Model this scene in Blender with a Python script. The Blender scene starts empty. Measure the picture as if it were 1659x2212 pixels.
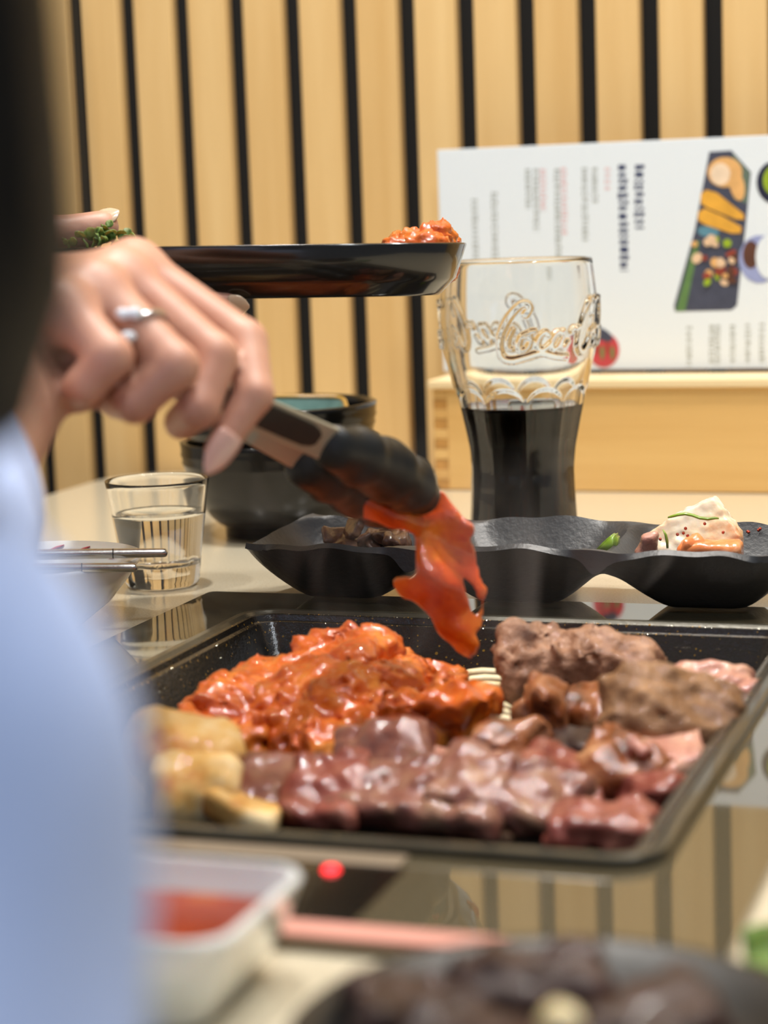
import bpy, bmesh, math, random
import numpy as np
from mathutils import Vector, Matrix

# ------------------------------------------------------------------ camera, world, lights, exposure
sc = bpy.context.scene
COL = sc.collection
F_PX, CX, CY = 4450.0, 829.5, 1106.0            # focal length in pixels of the 1659 x 2212 frame
PITCH, ROLL, YAW = 0.146210, 0.035427, 0.333070  # camera pitch down, camera roll, table/wall turn
HCAM = 0.20                                      # lens height above the table top (table top is z = 0)

FW = np.array([0, math.cos(PITCH), -math.sin(PITCH)])
R0 = np.array([1.0, 0, 0]); U0 = np.array([0, math.sin(PITCH), math.cos(PITCH)])
RIGHT = math.cos(ROLL)*R0 - math.sin(ROLL)*U0
UP = math.sin(ROLL)*R0 + math.cos(ROLL)*U0
CAM = np.array([0, 0, HCAM])

cam_d = bpy.data.cameras.new('camera'); cam = bpy.data.objects.new('camera', cam_d); COL.objects.link(cam)
cam.matrix_world = Matrix(((RIGHT[0], UP[0], -FW[0], 0), (RIGHT[1], UP[1], -FW[1], 0), (RIGHT[2], UP[2], -FW[2], HCAM), (0, 0, 0, 1)))
cam_d.sensor_fit = 'HORIZONTAL'; cam_d.sensor_width = 24.0; cam_d.lens = F_PX/1659*24.0
cam_d.clip_start = 0.005; cam_d.clip_end = 30
cam_d.dof.use_dof = True; cam_d.dof.focus_distance = 1.03; cam_d.dof.aperture_fstop = 6.0
sc.camera = cam

world = bpy.data.worlds.new('world'); sc.world = world; world.use_nodes = True
bg = world.node_tree.nodes['Background']; bg.inputs[0].default_value = (0.80, 0.88, 1.0, 1); bg.inputs[1].default_value = 0.26
sc.view_settings.view_transform = 'Standard'; sc.view_settings.look = 'None'
sc.view_settings.exposure = -0.22; sc.view_settings.gamma = 1.0; sc.view_settings.use_curve_mapping = False
sc.cycles.caustics_reflective = False; sc.cycles.caustics_refractive = False
sc.cycles.max_bounces = 14; sc.cycles.transmission_bounces = 12; sc.cycles.transparent_max_bounces = 12
sc.cycles.volume_bounces = 1; sc.cycles.sample_clamp_indirect = 6.0

LAMPS = [(-0.07, 1.10, 21), (0.44, 1.02, 12), (-0.66, 0.92, 8), (0.64, 0.50, 8), (0.14, 0.60, 5), (0.28, -0.42, 11)]  # last entry: unseen cool fill added behind the camera, standing in for window daylight
CEIL = 1.66

# ------------------------------------------------------------------ geometry helpers
EX = np.array([math.cos(YAW), -math.sin(YAW), 0]); EY = np.array([math.sin(YAW), math.cos(YAW), 0])
def W(u, v, z=0.0):                      # table frame (u along the wall, v towards the wall) -> world
    return u*EX + v*EY + np.array([0, 0, z])
def ray(x, y): return RIGHT*((x-CX)/F_PX) + UP*(-(y-CY)/F_PX) + FW
def at_z(x, y, z): d = ray(x, y); return CAM + d*((z-HCAM)/d[2])     # measured point at a known height
def at_y(x, y, Y): d = ray(x, y); return CAM + d*(Y/d[1])            # measured point at a known distance
def at_v(x, y, v): d = ray(x, y); return CAM + d*(v/(d@EY))          # measured point on a plane along the wall

def link(o, parent=None):
    COL.objects.link(o)
    if parent is not None: o.parent = parent
    return o
def tag(o, label=None, cat=None, group=None, kind=None):
    if label: o['label'] = label
    if cat: o['category'] = cat
    if group: o['group'] = group
    if kind: o['kind'] = kind
    return o
def empty(name, loc, rz=0.0):
    o = bpy.data.objects.new(name, None); o.location = Vector(loc); o.rotation_euler = (0, 0, rz)
    o.empty_display_size = 0.02
    COL.objects.link(o); return o
def inv_of(parent):
    return (Matrix.Translation(parent.location) @ parent.rotation_euler.to_matrix().to_4x4()).inverted()
def mesh_obj(name, V, Fc, mat, parent=None, smooth=True, world=False):
    """V in the parent's local space, or in world space with world=True"""
    me = bpy.data.meshes.new(name)
    if world and parent is not None:
        M = inv_of(parent); V = [tuple(M @ Vector(p)) for p in V]
    me.from_pydata([tuple(map(float, p)) for p in V], [], [tuple(int(i) for i in f) for f in Fc])
    me.update()
    if smooth: me.polygons.foreach_set('use_smooth', [True]*len(me.polygons))
    o = bpy.data.objects.new(name, me); me.materials.append(mat)
    return link(o, parent)
def bm_obj(name, bm, mat, parent=None, smooth=False, bevel=0.0, seg=2):
    if bevel > 0:
        bmesh.ops.bevel(bm, geom=list(bm.edges), offset=bevel, segments=seg, profile=0.5, affect='EDGES', clamp_overlap=True)
    me = bpy.data.meshes.new(name); bm.to_mesh(me); bm.free()
    if smooth: me.polygons.foreach_set('use_smooth', [True]*len(me.polygons))
    me.materials.append(mat)
    o = bpy.data.objects.new(name, me)
    return link(o, parent)
def bm_box(lo, hi, bm=None):
    bm = bm or bmesh.new()
    r = bmesh.ops.create_cube(bm, size=1.0)
    c = [(a+b)/2 for a, b in zip(lo, hi)]; s = [b-a for a, b in zip(lo, hi)]
    for v in r['verts']: v.co = Vector((c[0]+v.co.x*s[0], c[1]+v.co.y*s[1], c[2]+v.co.z*s[2]))
    return bm
def box(name, lo, hi, mat, parent=None, bevel=0.0, seg=2, smooth=False):
    return bm_obj(name, bm_box(lo, hi), mat, parent, smooth, bevel, seg)
def shade_auto(o, ang=0.6):
    me = o.data
    bm = bmesh.new(); bm.from_mesh(me)
    for e in bm.edges:
        e.smooth = not (len(e.link_faces) == 2 and e.calc_face_angle(0) > ang)
    for f in bm.faces: f.smooth = True
    bm.to_mesh(me); bm.free()

def lathe(name, prof, mat, parent=None, n=96, loc=(0, 0, 0), rfun=None):
    """closed or open profile [(r,z)...] turned about z; rfun(theta array, r, z) -> r"""
    th = np.linspace(0, 2*math.pi, n, endpoint=False)
    V, Fc, rows = [], [], []
    for r, z in prof:
        if r < 1e-6:
            rows.append([len(V)]); V.append((loc[0], loc[1], loc[2]+z))
        else:
            rr = rfun(th, r, z) if rfun else np.full(n, r)
            base = len(V)
            for t, q in zip(th, rr): V.append((loc[0]+q*math.cos(t), loc[1]+q*math.sin(t), loc[2]+z))
            rows.append(list(range(base, base+n)))
    for a, b in zip(rows[:-1], rows[1:]):
        if len(a) == 1 and len(b) == 1: continue
        for i in range(n):
            j = (i+1) % n
            if len(a) == 1: Fc.append((a[0], b[j], b[i]))
            elif len(b) == 1: Fc.append((a[i], a[j], b[0]))
            else: Fc.append((a[i], a[j], b[j], b[i]))
    o = mesh_obj(name, V, Fc, mat, parent)
    fix_normals(o)
    return o
def fix_normals(o):
    bm = bmesh.new(); bm.from_mesh(o.data); bmesh.ops.recalc_face_normals(bm, faces=list(bm.faces)); bm.to_mesh(o.data); bm.free()

def tube(name, pts, rad, mat, parent=None, n=10, world=False, cap=True, flat=None):
    pts = [np.array(p, float) for p in pts]; m = len(pts)
    rad = [rad]*m if np.isscalar(rad) else list(rad)
    V, Fc = [], []
    prev = None
    for i, p in enumerate(pts):
        t = pts[min(i+1, m-1)] - pts[max(i-1, 0)]; t /= np.linalg.norm(t)+1e-12
        if prev is None:
            a = np.array([0, 0, 1.0]) if abs(t[2]) < 0.9 else np.array([1.0, 0, 0])
            x = np.cross(a, t)
        else: x = prev - t*(prev@t)
        x /= np.linalg.norm(x)+1e-12; y = np.cross(t, x); prev = x
        for k in range(n):
            a = 2*math.pi*k/n
            q = x*math.cos(a)*rad[i] + y*math.sin(a)*rad[i]*(flat or 1.0)
            V.append(p+q)
    for i in range(m-1):
        for k in range(n):
            l = (k+1) % n
            Fc.append((i*n+k, i*n+l, (i+1)*n+l, (i+1)*n+k))
    if cap:
        Fc.append(tuple(range(n))[::-1]); Fc.append(tuple((m-1)*n+k for k in range(n)))
    return mesh_obj(name, V, Fc, mat, parent, world=world)

# ---- signed distance fields turned into meshes (surface nets)
def smin(a, b, k):
    h = np.clip(0.5+0.5*(b-a)/k, 0, 1); return b*(1-h)+a*h - k*h*(1-h)
def cap_sd(P, a, b, ra, rb):
    a = np.asarray(a, float); b = np.asarray(b, float); ab = b-a
    t = np.clip(((P-a)@ab)/max(ab@ab, 1e-12), 0, 1)
    return np.linalg.norm(P-a-t[:, None]*ab, axis=1) - (ra+(rb-ra)*t)
def ell_sd(P, c, r):
    q = P-np.asarray(c, float); r = np.asarray(r, float)
    k0 = np.linalg.norm(q/r, axis=1); k1 = np.linalg.norm(q/(r*r), axis=1)+1e-9
    return k0*(k0-1)/k1
def box_sd(P, half, rnd):
    q = np.abs(P)-(np.asarray(half, float)-rnd)
    return np.linalg.norm(np.maximum(q, 0), axis=1)+np.minimum(q.max(axis=1), 0)-rnd
class Noise:
    def __init__(s, seed, n=14):
        r = np.random.RandomState(seed); d = r.normal(size=(n, 3)); d /= np.linalg.norm(d, axis=1)[:, None]
        s.d = d*r.uniform(0.6, 1.5, n)[:, None]; s.p = r.uniform(0, 6.28, n); s.n = n
    def __call__(s, P, f):
        return np.sin(P@(s.d.T*f*6.28)+s.p).sum(1)/math.sqrt(s.n)
def nets(fn, lo, hi, h):
    lo = np.asarray(lo, float); hi = np.asarray(hi, float)
    n = np.ceil((hi-lo)/h).astype(int)+1
    ax = [lo[i]+h*np.arange(n[i]) for i in range(3)]
    D = np.empty(n)
    step = max(1, int(300000/(n[1]*n[2])))
    Yg, Zg = np.meshgrid(ax[1], ax[2], indexing='ij')
    for i in range(0, n[0], step):
        xs = ax[0][i:i+step]
        P = np.empty((len(xs), n[1], n[2], 3)); P[..., 0] = xs[:, None, None]; P[..., 1] = Yg; P[..., 2] = Zg
        D[i:i+step] = fn(P.reshape(-1, 3)).reshape(len(xs), n[1], n[2])
    S = D < 0
    c = S[:-1, :-1, :-1].astype(np.int8)
    tot = np.zeros(np.array(n)-1, np.int8)
    for dx in (0, 1):
        for dy in (0, 1):
            for dz in (0, 1):
                tot += S[dx:n[0]-1+dx, dy:n[1]-1+dy, dz:n[2]-1+dz]
    act = np.argwhere((tot > 0) & (tot < 8))
    idx = -np.ones(np.array(n)-1, np.int64); idx[tuple(act.T)] = np.arange(len(act))
    acc = np.zeros((len(act), 3)); cnt = np.zeros(len(act))
    cor = [(x, y, z) for x in (0, 1) for y in (0, 1) for z in (0, 1)]
    for a in cor:
        for k in range(3):
            if a[k] == 0:
                b = list(a); b[k] = 1
                A = act+np.array(a); B = act+np.array(b)
                da = D[tuple(A.T)]; db = D[tuple(B.T)]
                m = (da < 0) != (db < 0)
                t = np.where(m, da/np.where(m, da-db, 1), 0)
                pos = np.tile(np.array(a, float), (len(act), 1)); pos[:, k] += t
                acc[m] += pos[m]; cnt[m] += 1
    V = lo+h*(act+acc/cnt[:, None])
    Fc = []
    for k in range(3):
        o1, o2 = [(1, 2), (2, 0), (0, 1)][k]
        sl0 = [slice(None)]*3; sl1 = [slice(None)]*3
        sl0[k] = slice(0, n[k]-1); sl1[k] = slice(1, n[k])
        A = S[tuple(sl0)]; B = S[tuple(sl1)]
        ch = A != B
        e = np.argwhere(ch)
        e = e[(e[:, o1] > 0) & (e[:, o2] > 0) & (e[:, o1] < n[o1]-1) & (e[:, o2] < n[o2]-1)]
        d1 = np.zeros(3, int); d1[o1] = 1; d2 = np.zeros(3, int); d2[o2] = 1
        q = np.stack([idx[tuple((e-d1-d2).T)], idx[tuple((e-d2).T)], idx[tuple(e.T)], idx[tuple((e-d1).T)]], 1)
        fl = A[tuple(e.T)]
        q[~fl] = q[~fl][:, ::-1]
        Fc.append(q)
    return V, np.concatenate(Fc)
def arr_obj(name, V, Q, mat, parent=None, world=True):
    if parent is not None and world:
        M = np.array(inv_of(parent)); V = V@M[:3, :3].T+M[:3, 3]
    me = bpy.data.meshes.new(name)
    me.vertices.add(len(V)); me.vertices.foreach_set('co', np.ascontiguousarray(V, np.float32).ravel())
    me.loops.add(Q.size); me.loops.foreach_set('vertex_index', np.ascontiguousarray(Q, np.int32).ravel())
    me.polygons.add(len(Q)); me.polygons.foreach_set('loop_start', np.arange(0, Q.size, 4, dtype=np.int32))
    try: me.polygons.foreach_set('loop_total', np.full(len(Q), 4, np.int32))
    except Exception: pass
    me.update(calc_edges=True); me.validate()
    me.polygons.foreach_set('use_smooth', [True]*len(me.polygons))
    me.materials.append(mat)
    o = bpy.data.objects.new(name, me)
    return link(o, parent)
def sdf_obj(name, fn, lo, hi, h, mat, parent=None):
    V, Q = nets(fn, lo, hi, h)
    return arr_obj(name, V, Q, mat, parent)

# ------------------------------------------------------------------ materials
def lin(r, g, b):
    f = lambda c: (c/255/12.92) if c/255 <= 0.04045 else ((c/255+0.055)/1.055)**2.4
    return (f(r), f(g), f(b), 1.0)
def new_mat(name):
    m = bpy.data.materials.new(name); m.use_nodes = True
    return m, m.node_tree, m.node_tree.nodes['Principled BSDF']
def N(nt, typ, **kw):
    n = nt.nodes.new(typ)
    for k, v in kw.items():
        if k in n.inputs: n.inputs[k].default_value = v
        else: setattr(n, k, v)
    return n
def ramp(nt, fac, stops):
    r = nt.nodes.new('ShaderNodeValToRGB')
    el = r.color_ramp.elements
    while len(el) < len(stops): el.new(0.5)
    for e, (p, c) in zip(el, stops): e.position = p; e.color = c
    nt.links.new(fac, r.inputs[0]); return r.outputs[0]
def coords(nt, scale=(1, 1, 1), rot=(0, 0, 0)):
    tc = nt.nodes.new('ShaderNodeTexCoord'); mp = nt.nodes.new('ShaderNodeMapping')
    mp.inputs['Scale'].default_value = scale; mp.inputs['Rotation'].default_value = rot
    nt.links.new(tc.outputs['Object'], mp.inputs[0]); return mp.outputs[0]
def noise(nt, vec, scale, detail=3.0, rough=0.55):
    n = nt.nodes.new('ShaderNodeTexNoise'); n.inputs['Scale'].default_value = scale
    n.inputs['Detail'].default_value = detail; n.inputs['Roughness'].default_value = rough
    nt.links.new(vec, n.inputs['Vector']); return n.outputs[0]
def bump(nt, bs, h, strength=0.3, dist=0.001, prev=None):
    b = nt.nodes.new('ShaderNodeBump'); b.inputs['Strength'].default_value = strength; b.inputs['Distance'].default_value = dist
    nt.links.new(h, b.inputs['Height'])
    if prev is not None: nt.links.new(prev, b.inputs['Normal'])
    nt.links.new(b.outputs[0], bs.inputs['Normal']); return b.outputs[0]
def plain(name, col, rough=0.5, metal=0.0, coat=0.0, spec=0.5, var=0.0, vscale=20, bmp=0.0, bscale=200, bdist=0.0005, sss=0.0, coat_rough=0.05):
    m, nt, bs = new_mat(name)
    bs.inputs['Base Color'].default_value = col; bs.inputs['Roughness'].default_value = rough
    bs.inputs['Metallic'].default_value = metal; bs.inputs['Coat Weight'].default_value = coat
    bs.inputs['Coat Roughness'].default_value = coat_rough; bs.inputs['Specular IOR Level'].default_value = spec
    vec = coords(nt)
    if var > 0:
        lo = tuple(c*(1-var) for c in col[:3])+(1,); hi = tuple(min(1, c*(1+var)) for c in col[:3])+(1,)
        nt.links.new(ramp(nt, noise(nt, vec, vscale), [(0.3, lo), (0.7, hi)]), bs.inputs['Base Color'])
    if bmp > 0: bump(nt, bs, noise(nt, vec, bscale), bmp, bdist)
    if sss > 0:
        bs.inputs['Subsurface Weight'].default_value = sss
        bs.inputs['Subsurface Radius'].default_value = (0.012, 0.005, 0.003); bs.inputs['Subsurface Scale'].default_value = 0.6
    return m
def wood(name, c1, c2, along='z', scale=1.0, rough=0.45, spread=1.0):
    m, nt, bs = new_mat(name)
    s = {'z': (14, 14, 0.7), 'x': (0.7, 14, 14)}[along]
    vec = coords(nt, tuple(k*scale for k in s))
    oi = nt.nodes.new('ShaderNodeObjectInfo')
    add = nt.nodes.new('ShaderNodeVectorMath'); add.operation = 'ADD'
    sc_ = nt.nodes.new('ShaderNodeVectorMath'); sc_.operation = 'SCALE'; sc_.inputs['Scale'].default_value = 37.0
    cb = nt.nodes.new('ShaderNodeCombineXYZ')
    for k in range(3): nt.links.new(oi.outputs['Random'], cb.inputs[k])
    nt.links.new(cb.outputs[0], sc_.inputs[0]); nt.links.new(vec, add.inputs[0]); nt.links.new(sc_.outputs[0], add.inputs[1])
    nz = noise(nt, add.outputs[0], 3.0, 5, 0.6)
    big = noise(nt, add.outputs[0], 0.6, 2)
    mx = nt.nodes.new('ShaderNodeMath'); mx.operation = 'MULTIPLY_ADD'; mx.inputs[1].default_value = 0.55*spread; 
    nt.links.new(nz, mx.inputs[0]); 
    m2 = nt.nodes.new('ShaderNodeMath'); m2.operation = 'MULTIPLY'; m2.inputs[1].default_value = 0.5
    nt.links.new(big, m2.inputs[0]); nt.links.new(m2.outputs[0], mx.inputs[2])
    nt.links.new(ramp(nt, mx.outputs[0], [(0.3, c1), (0.72, c2)]), bs.inputs['Base Color'])
    bs.inputs['Roughness'].default_value = rough
    bump(nt, bs, nz, 0.15, 0.0005)
    return m
def glass_mat(name, col=(1, 1, 1, 1), ior=1.48, rough=0.0):
    m, nt, bs = new_mat(name)
    bs.inputs['Base Color'].default_value = col; bs.inputs['Roughness'].default_value = rough
    bs.inputs['IOR'].default_value = ior; bs.inputs['Transmission Weight'].default_value = 1.0
    return m
def meat(name, stops, rough, coat, fine, fdist, nscale=45, sss=0.15, extra=None):
    m, nt, bs = new_mat(name)
    vec = coords(nt)
    oi = nt.nodes.new('ShaderNodeObjectInfo')
    nz = noise(nt, vec, nscale, 4, 0.6)
    nt.links.new(ramp(nt, nz, stops), bs.inputs['Base Color'])
    bs.inputs['Roughness'].default_value = rough
    bs.inputs['Coat Weight'].default_value = coat; bs.inputs['Coat Roughness'].default_value = 0.03; bs.inputs['Specular IOR Level'].default_value = 0.3
    bs.inputs['Subsurface Weight'].default_value = sss
    bs.inputs['Subsurface Radius'].default_value = (0.006, 0.002, 0.001); bs.inputs['Subsurface Scale'].default_value = 0.5
    b = bump(nt, bs, noise(nt, vec, fine, 4, 0.65), 0.6, fdist)
    if coat > 0: nt.links.new(b, bs.inputs['Coat Normal'])
    return m

M = {}
M['slat'] = wood('oak slat', lin(206, 163, 98), lin(237, 204, 146), 'z', 1.0, 0.42, 1.0)
M['felt'] = plain('black felt', lin(16, 18, 20), 0.9, bmp=0.3, bscale=500)
M['boxwood'] = wood('box wood', lin(200, 152, 84), lin(230, 190, 122), 'x', 1.2, 0.45)
M['ledge'] = wood('pale ledge wood', lin(228, 200, 150), lin(244, 222, 178), 'x', 1.0, 0.45)
M['endgrain'] = plain('end grain wood', lin(188, 138, 70), 0.6, var=0.2, vscale=90)
def table_mat():
    m, nt, bs = new_mat('cream laminate')
    vec = coords(nt)
    nz = noise(nt, vec, 900, 2, 0.7)
    nt.links.new(ramp(nt, nz, [(0.3, lin(196, 186, 162)), (0.6, lin(216, 207, 184))]), bs.inputs['Base Color'])
    bs.inputs['Roughness'].default_value = 0.22; bs.inputs['Coat Weight'].default_value = 0.4; bs.inputs['Coat Roughness'].default_value = 0.12
    bump(nt, bs, nz, 0.05, 0.0002)
    return m
M['table'] = table_mat()
M['glasstop'] = plain('smoked glass', lin(88, 80, 62), 0.03, coat=0.35, spec=0.55, coat_rough=0.02)
M['panelblack'] = plain('black control panel', lin(22, 20, 18), 0.15, coat=0.6)
M['alu'] = plain('dull aluminium', lin(150, 136, 118), 0.35, 0.35, var=0.08)
M['paperpink'] = plain('pink paper', lin(206, 146, 132), 0.7, var=0.08, vscale=40)
def pan_mat():
    m, nt, bs = new_mat('oily black iron')
    vec = coords(nt)
    fleck = nt.nodes.new('ShaderNodeTexVoronoi'); fleck.inputs['Scale'].default_value = 330; nt.links.new(vec, fleck.inputs['Vector'])
    mask = noise(nt, vec, 60, 2)
    mm = nt.nodes.new('ShaderNodeMath'); mm.operation = 'MULTIPLY_ADD'; mm.inputs[1].default_value = -0.55; mm.inputs[2].default_value = 0.40
    nt.links.new(mask, mm.inputs[0])
    lt = nt.nodes.new('ShaderNodeMath'); lt.operation = 'LESS_THAN'
    nt.links.new(fleck.outputs['Distance'], lt.inputs[0]); nt.links.new(mm.outputs[0], lt.inputs[1])
    mix = nt.nodes.new('ShaderNodeMix'); mix.data_type = 'RGBA'
    mix.inputs[6].default_value = lin(26, 24, 22); mix.inputs[7].default_value = lin(120, 92, 30)  # gold flecks mixed into the colour stand in for sparkles on the iron
    nt.links.new(lt.outputs[0], mix.inputs[0]); nt.links.new(mix.outputs[2], bs.inputs['Base Color'])
    bs.inputs['Roughness'].default_value = 0.22; bs.inputs['Specular IOR Level'].default_value = 0.6
    bs.inputs['Coat Weight'].default_value = 0.5; bs.inputs['Coat Roughness'].default_value = 0.12
    b = bump(nt, bs, noise(nt, vec, 420, 3, 0.7), 0.5, 0.0006)
    nt.links.new(b, bs.inputs['Coat Normal'])
    return m
M['pan'] = pan_mat()
M['panrim'] = plain('worn iron rim', lin(72, 69, 59), 0.30, 0.35, coat=0.4, var=0.15, vscale=60, bmp=0.25, bscale=400)
M['dish'] = plain('matt black stoneware', lin(48, 50, 54), 0.40, spec=0.55, var=0.15, vscale=30, bmp=0.45, bscale=330, bdist=0.0006)
M['gloss'] = plain('glossy black lacquer', lin(10, 10, 10), 0.16, spec=0.4)
M['mattblack'] = plain('satin black stoneware', lin(16, 15, 14), 0.42)
M['platter'] = plain('black glazed platter', lin(22, 21, 18), 0.16, coat=0.4, bmp=0.06, bscale=60)
M['teal'] = plain('teal glaze', lin(92, 122, 118), 0.08, coat=1.0, var=0.25, vscale=50)
M['goldrim'] = plain('ochre rim glaze', lin(176, 136, 62), 0.2, coat=0.6)
M['white'] = plain('white porcelain', lin(226, 230, 230), 0.14, coat=0.6, sss=0.1)
M['steel'] = plain('brushed steel', lin(190, 190, 188), 0.22, 1.0, bmp=0.1, bscale=800)
M['tongsteel'] = plain('matt steel', lin(178, 176, 160), 0.38, 0.5)
M['rubber'] = plain('black silicone', lin(28, 29, 28), 0.42, var=0.1, bmp=0.15, bscale=150)
M['glass'] = glass_mat('clear glass', (0.985, 0.992, 0.985, 1), 1.48)
M['water'] = glass_mat('water', (0.99, 0.995, 1, 1), 1.33)
M['ice'] = glass_mat('ice', (0.98, 0.98, 0.93, 1), 1.31, 0.06)
def cola_mat():
    m, nt, bs = new_mat('cola')
    bs.inputs['Base Color'].default_value = lin(44, 16, 10); bs.inputs['Roughness'].default_value = 0.04
    bs.inputs['Specular IOR Level'].default_value = 0.12
    vec = coords(nt, (60, 60, 3))
    nt.links.new(ramp(nt, noise(nt, vec, 2.0, 2), [(0.35, lin(46, 18, 14)), (0.58, lin(66, 26, 20)), (0.72, lin(128, 40, 24))]), bs.inputs['Base Color'])
    return m
M['cola'] = cola_mat()
M['menu'] = plain('white menu card', lin(228, 237, 245), 0.45)
for k, c in dict(navy=(42, 52, 92), grey=(176, 182, 180), palepink=(226, 196, 200), slate=(70, 74, 92), slate2=(100, 118, 104), herb=(96, 132, 78), cutlet=(226, 176, 112),
                 cutlet2=(238, 214, 186), croq=(226, 168, 62), salad=(150, 66, 50), saladpale=(226, 194, 160), lime=(150, 176, 40), bluegrey=(150, 160, 205),
                 redberry=(196, 70, 78), darkbowl=(34, 36, 60), teal2=(92, 140, 160), brownfood=(92, 58, 44)).items():
    M['p_'+k] = plain('print '+k, lin(*c), 0.45, var=0.12 if k not in ('navy', 'grey', 'palepink') else 0.0, vscale=120)
M['chicken'] = meat('orange marinade', [(0.30, lin(168, 64, 6)), (0.5, lin(204, 94, 16)), (0.68, lin(228, 146, 58))], 0.42, 1.0, 110, 0.0016, 38, 0.05)
M['chickenraw'] = meat('red orange marinade', [(0.30, lin(178, 44, 0)), (0.50, lin(210, 78, 2)), (0.70, lin(230, 128, 24))], 0.40, 1.0, 95, 0.0018, 40, 0.03)
M['beef'] = meat('seared beef', [(0.30, lin(116, 80, 58)), (0.5, lin(156, 114, 88)), (0.68, lin(186, 146, 120))], 0.5, 0.35, 300, 0.0022, 60, 0.05)
M['beefbrown'] = meat('brown seared beef', [(0.30, lin(98, 64, 40)), (0.5, lin(140, 102, 70)), (0.7, lin(168, 128, 94))], 0.5, 0.3, 260, 0.0022, 55, 0.05)
M['glazed'] = meat('caramelised beef', [(0.30, lin(66, 28, 12)), (0.44, lin(126, 64, 28)), (0.56, lin(162, 104, 68)), (0.70, lin(224, 176, 128))], 0.36, 0.7, 150, 0.0020, 62, 0.04)
M['pinkbeef'] = meat('half cooked beef', [(0.3, lin(160, 92, 82)), (0.5, lin(192, 138, 120)), (0.7, lin(224, 190, 158))], 0.4, 0.6, 150, 0.0018, 40, 0.08)
M['rawbeef'] = meat('raw purple beef', [(0.28, lin(104, 58, 50)), (0.46, lin(132, 80, 68)), (0.6, lin(150, 108, 86)), (0.74, lin(188, 152, 116))], 0.42, 0.85, 130, 0.0020, 66, 0.06)
M['redbeef'] = meat('raw red beef', [(0.28, lin(104, 38, 30)), (0.5, lin(140, 70, 58)), (0.74, lin(176, 118, 98))], 0.42, 0.75, 130, 0.0018, 60, 0.06)
M['darkbeef'] = meat('dark raw beef', [(0.30, lin(22, 12, 9)), (0.55, lin(54, 29, 22)), (0.8, lin(88, 52, 42))], 0.5, 0.15, 120, 0.0010, 30, 0.05)
M['mushroom'] = meat('browned mushroom', [(0.36, lin(196, 112, 30)), (0.48, lin(232, 184, 108)), (0.62, lin(240, 218, 172))], 0.5, 0.15, 120, 0.0008, 30, 0.1)
M['onion'] = meat('pale onion', [(0.3, lin(196, 176, 120)), (0.6, lin(228, 216, 180))], 0.3, 0.4, 120, 0.0008, 50, 0.3)
M['radish'] = meat('pickled radish', [(0.3, lin(226, 160, 112)), (0.42, lin(236, 212, 178)), (0.62, lin(244, 234, 214))], 0.22, 0.7, 110, 0.0006, 42, 0.3)
M['kimchi'] = meat('orange kimchi', [(0.3, lin(214, 104, 50)), (0.55, lin(236, 150, 92)), (0.8, lin(240, 190, 150))], 0.22, 0.8, 130, 0.0007, 60, 0.25)
M['brownveg'] = meat('braised brown vegetable', [(0.3, lin(62, 44, 40)), (0.5, lin(116, 82, 64)), (0.75, lin(168, 130, 96))], 0.3, 0.5, 140, 0.0008, 60)
M['green'] = plain('green scallion', lin(118, 152, 34), 0.3, coat=0.5, var=0.3, vscale=90, sss=0.2)
M['leaf'] = plain('sprout leaf', lin(92, 124, 52), 0.5, var=0.35, vscale=120, sss=0.15)
M['chili'] = plain('chili flake', lin(186, 60, 30), 0.4, coat=0.4)
M['sauce'] = meat('red sauce', [(0.3, lin(112, 30, 6)), (0.6, lin(146, 52, 12)), (0.8, lin(190, 112, 36))], 0.3, 0.3, 60, 0.0006, 30, 0.0)
def skin_mat():
    m, nt, bs = new_mat('skin')
    vec = coords(nt)
    nz = noise(nt, vec, 28, 3)
    nt.links.new(ramp(nt, nz, [(0.3, lin(190, 136, 114)), (0.7, lin(211, 163, 140))]), bs.inputs['Base Color'])
    bs.inputs['Roughness'].default_value = 0.45; bs.inputs['Subsurface Weight'].default_value = 0.25
    bs.inputs['Subsurface Radius'].default_value = (0.010, 0.004, 0.002); bs.inputs['Subsurface Scale'].default_value = 0.6
    bump(nt, bs, noise(nt, vec, 300, 3), 0.15, 0.0005)
    return m
M['skin'] = skin_mat()
M['nail'] = plain('polished nail', lin(222, 172, 158), 0.15, coat=0.8, sss=0.2)
M['nailtip'] = plain('clear nail tip', lin(206, 178, 152), 0.15, coat=0.8, sss=0.2)
M['shirt'] = plain('pale blue cotton', lin(182, 203, 248), 0.8, var=0.04, vscale=8, bmp=0.2, bscale=900)
M['trouser'] = plain('dark denim', lin(50, 54, 70), 0.85, var=0.15, vscale=30)
M['hair'] = plain('dark hair', lin(22, 19, 14), 0.6, spec=0.2, var=0.3, vscale=60)
M['silver'] = plain('silver', lin(214, 216, 220), 0.12, 1.0)
M['gem'] = plain('white stone', lin(226, 238, 250), 0.05, coat=1.0)
M['eye'] = plain('eye white', lin(230, 226, 220), 0.2, coat=1.0)
M['lip'] = plain('lips', lin(190, 104, 96), 0.35)
M['plaster'] = plain('white plaster', lin(214, 210, 202), 0.8, var=0.04)
M['floor'] = wood('floor boards', lin(96, 74, 54), lin(124, 98, 72), 'x', 0.5, 0.4)
M['metaldark'] = plain('dark powder coated steel', lin(38, 38, 40), 0.45, 0.2)
M['lamphousing'] = plain('white lamp housing', lin(220, 220, 216), 0.5)
def emis(name, col, s):
    m, nt, bs = new_mat(name)
    bs.inputs['Emission Color'].default_value = col; bs.inputs['Emission Strength'].default_value = s; bs.inputs['Base Color'].default_value = col
    return m
M['lamp'] = emis('lamp lens', (1.0, 0.93, 0.82, 1), 4.0)
M['led'] = emis('red indicator', (1.0, 0.02, 0.03, 1), 3.0)

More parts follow.
